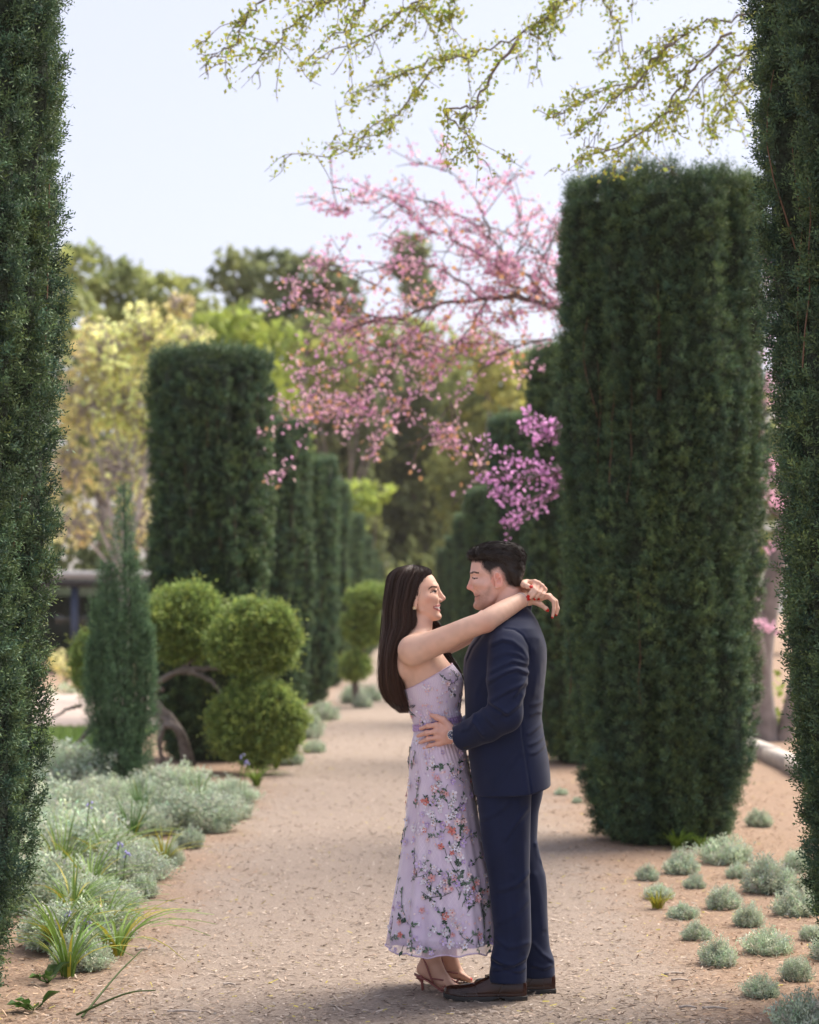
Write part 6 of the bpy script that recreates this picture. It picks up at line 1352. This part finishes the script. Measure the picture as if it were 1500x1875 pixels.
    sprays += [(1.5 * pi + .75, float(zz(1250, WY))), (1.5 * pi + .9, float(zz(1240, WY))), (1.5 * pi + .55, float(zz(1262, WY))), (1.5 * pi + 1.1, float(zz(1265, WY))), (1.5 * pi + .8, float(zz(1275, WY))), (1.5 * pi - .9, float(zz(1310, WY))), (1.5 * pi - .6, float(zz(1318, WY))), (1.5 * pi - 1.2, float(zz(1295, WY))), (1.5 * pi + 1, float(zz(1295, WY)))]
    for t0, z0_ in sprays:
        bod = z0_ > 1.0; ang = rng.uniform(.5, 2.6) if rng.random() < .7 else rng.uniform(3.5, 6); L = rng.uniform(.05, .14) * (.55 if bod else 1); n = 9
        col = greens[rng.integers(4)] if not bod else ((.08, .09, .11) if rng.random() < .7 else greens[rng.integers(4)])
        pts = []; t, z_ = t0, z0_
        for i in range(n):
            R = max(.09, np.interp(z_, zall, fH)); pts.append((t, z_)); ang += rng.normal(0, .22); t += cos(ang) * L / n / R; z_ += sin(ang) * L / n
            z_ = float(np.clip(z_, zh + .012, 1.31))
            if z_ > float(nk(surf(np.array(t), np.array(z_))[0])) - .008: z_ -= .02
        P3 = np.array([surf(np.array(a), np.array(b), .0025) for a, b in pts]); E.add(*tube(P3, .0011, 5, False), col)
        for i, (a, b) in enumerate(pts[1:]):
            for sd in (-1, 1):
                if rng.random() < .5: leaf(a, b, ang + sd * rng.uniform(.5, 1.2), rng.uniform(.010, .024) * (.6 if bod else 1), np.array(col) * rng.uniform(.7, 1.5))
        for i in range(rng.integers(1, 4)):
            a, b = pts[rng.integers(2, n)]; spots.append((a + rng.normal(0, .06), b + rng.normal(0, .012), .6 if bod else 1))
    tag(E.build('embroidery', M_EMB, dr), kind='stuff')
    pc = [(.86, .82, .92), (.70, .58, .82), (.82, .52, .54), (.88, .74, .76), (.84, .66, .70)]; S = MB()
    cl = [(pick(), float(zz(rng.uniform(1240, 1725), WY))) for _ in range(90)]
    for t0, z0_ in cl:
        for i in range(rng.integers(5, 11)):
            t = t0 + rng.normal(0, .10); z_ = z0_ + rng.normal(0, .016)
            if z_ < zh + .01 or z_ > float(nk(surf(np.array(t), np.array(z_))[0])) - .008: continue
            a, b, nn = tang(t, z_); p = surf(np.array(t), np.array(z_), .003); L = rng.uniform(.004, .0075); r_ = rng.uniform(0, 6); d = cos(r_) * a + sin(r_) * b; e = -sin(r_) * a + cos(r_) * b
            S.add([p - d * L, p + e * L * .7 + nn * .003, p + d * L + nn * .002, p - e * L * .7 + nn * .003], [(0, 1, 2, 3)], np.array(pc[rng.integers(5)]) * rng.uniform(.85, 1.05))
    tag(S.build('loose_petals', M_PETAL, dr), kind='stuff')
    for _ in range(130): spots.append((pick(), float(zz(rng.uniform(1345, 1728), WY)), 1))
    for _ in range(30): spots.append((1.5 * pi + rng.normal(0, .7), float(zz(rng.uniform(1245, 1320), WY)), .6))
    # blossoms: five cupped petals and a centre; six shared meshes
    cols = [((.78, .74, .84), (.70, .45, .30)), ((.62, .50, .74), (.75, .6, .4)), ((.72, .40, .42), (.6, .16, .12)), ((.80, .62, .64), (.62, .2, .16)), ((.70, .25, .22), (.5, .1, .1)), ((.55, .42, .72), (.8, .75, .6)), ((.80, .78, .86), (.6, .4, .5))]
    protos = []
    for ci, (cp, cc) in enumerate(cols):
        b = MB(); np_ = 5
        for i in range(np_):
            a = 2 * pi * i / np_ + rng.normal(0, .1); L = rng.uniform(.85, 1.1); h = rng.uniform(.15, .45)
            d = np.array([cos(a), sin(a), 0]); s = np.array([-sin(a), cos(a), 0]); up = np.array([0, 0, 1.])
            pv = [up * .05, d * .45 * L + s * .34 + up * h * .6, d * .95 * L + s * .26 + up * h, d * 1.0 * L + up * (h * .85), d * .95 * L - s * .26 + up * h, d * .45 * L - s * .34 + up * h * .6, d * .5 * L + up * .12]
            sh = rng.uniform(.85, 1.1); b.add(pv, [(0, 1, 6), (1, 2, 6), (2, 3, 6), (3, 4, 6), (4, 5, 6), (5, 0, 6)], np.array(cp) * sh)
        b.add(*tube([(0, 0, .02), (0, 0, .2), (0, 0, .28)], [.18, .2, .05], 6), cc)
        me = bpy.data.meshes.new('blossom'); set_mesh(me, np.concatenate(b.V), [x for x in ([np.concatenate(b.Q)] if b.Q else []) + [np.concatenate(b.T)]], np.concatenate(b.C)); me.materials.append(M_PETAL); protos.append(me)
    from mathutils import Matrix
    off = base_of(dr); cnt = 0
    wts = np.array([.28, .18, .12, .16, .05, .09, .12])
    for t, z_, s in spots:
        z_ = float(np.clip(z_, zh + .012, 1.32)); x_ = surf(np.array(t), np.array(z_))[0]
        if z_ > float(nk(x_)) - .012: continue
        if cnt >= 296: break
        a, b, nn = tang(t, z_); p = surf(np.array(t), np.array(z_), .003); sc = rng.uniform(.0085, .0180) * (.8 if s < 1 else 1)
        r = rng.uniform(0, 2 * pi); a2 = cos(r) * a + sin(r) * b; b2 = -sin(r) * a + cos(r) * b
        o = bpy.data.objects.new('blossom', protos[rng.choice(7, p=wts)]); COL.objects.link(o); o.parent = dr; cnt += 1
        M = Matrix([[a2[i] * sc, b2[i] * sc, nn[i] * sc, p[i] - off[i]] for i in range(3)] + [[0, 0, 0, 1]]); o.matrix_local = M
build_woman()
build_dress()

# ================================================================ wood chips and litter on the ground
def chips():
    rng = np.random.default_rng(5); N = 68000
    Y = 6.9 + 20 * rng.random(N) ** 2.4; X = rng.uniform(-2.4, 3.3, N); a = rng.normal(0, .9, N); L = rng.uniform(.006, .032, N) * np.where(rng.random(N) < .06, 2.2, 1); W = rng.uniform(.003, .008, N)
    z = rng.uniform(.002, .012, N) + (vnoise(X * .9, Y * .9, 0) - .5) * .03 * np.clip((np.abs(X) - .7) / 1.0, .15, 1)
    c = np.stack([X, Y, z], 1); tl = rng.normal(0, .22, N); d = np.stack([np.cos(a), np.sin(a), tl], 1) * (L / 2)[:, None]; s = np.stack([-np.sin(a), np.cos(a), rng.normal(0, .35, N)], 1) * (W / 2)[:, None]
    V = np.stack([c - d - s, c + d - s * .6, c + d * .9 + s, c - d * .8 + s], 1).reshape(-1, 3)
    pal = np.array([(.54, .465, .40), (.42, .35, .295), (.30, .24, .20), (.62, .54, .47), (.17, .13, .11), (.50, .39, .31), (.45, .41, .37)]); col = pal[rng.choice(7, N, p=[.24, .24, .15, .13, .07, .11, .06])] * rng.uniform(.62, .96, (N, 1)) * np.array([1.03, .985, .94])
    edge = np.clip((np.abs(X) + rng.normal(0, .25, N) - 1.0) / .4, 0, 1)[:, None]; col = col * (1 - edge) + col * np.array([1.06, .89, .73]) * edge
    yl = rng.random(N) < .035; col[yl] = np.array((.50, .42, .10)) * rng.uniform(.7, 1.2, (yl.sum(), 1))
    tag(mk('wood_chips', V, np.arange(4 * N).reshape(-1, 4), attrmat('wood_chip', .85, .2), cols=np.repeat(col, 4, 0)), 'pale tan and grey wood chips strewn over the path', 'wood chips', kind='stuff')
chips()
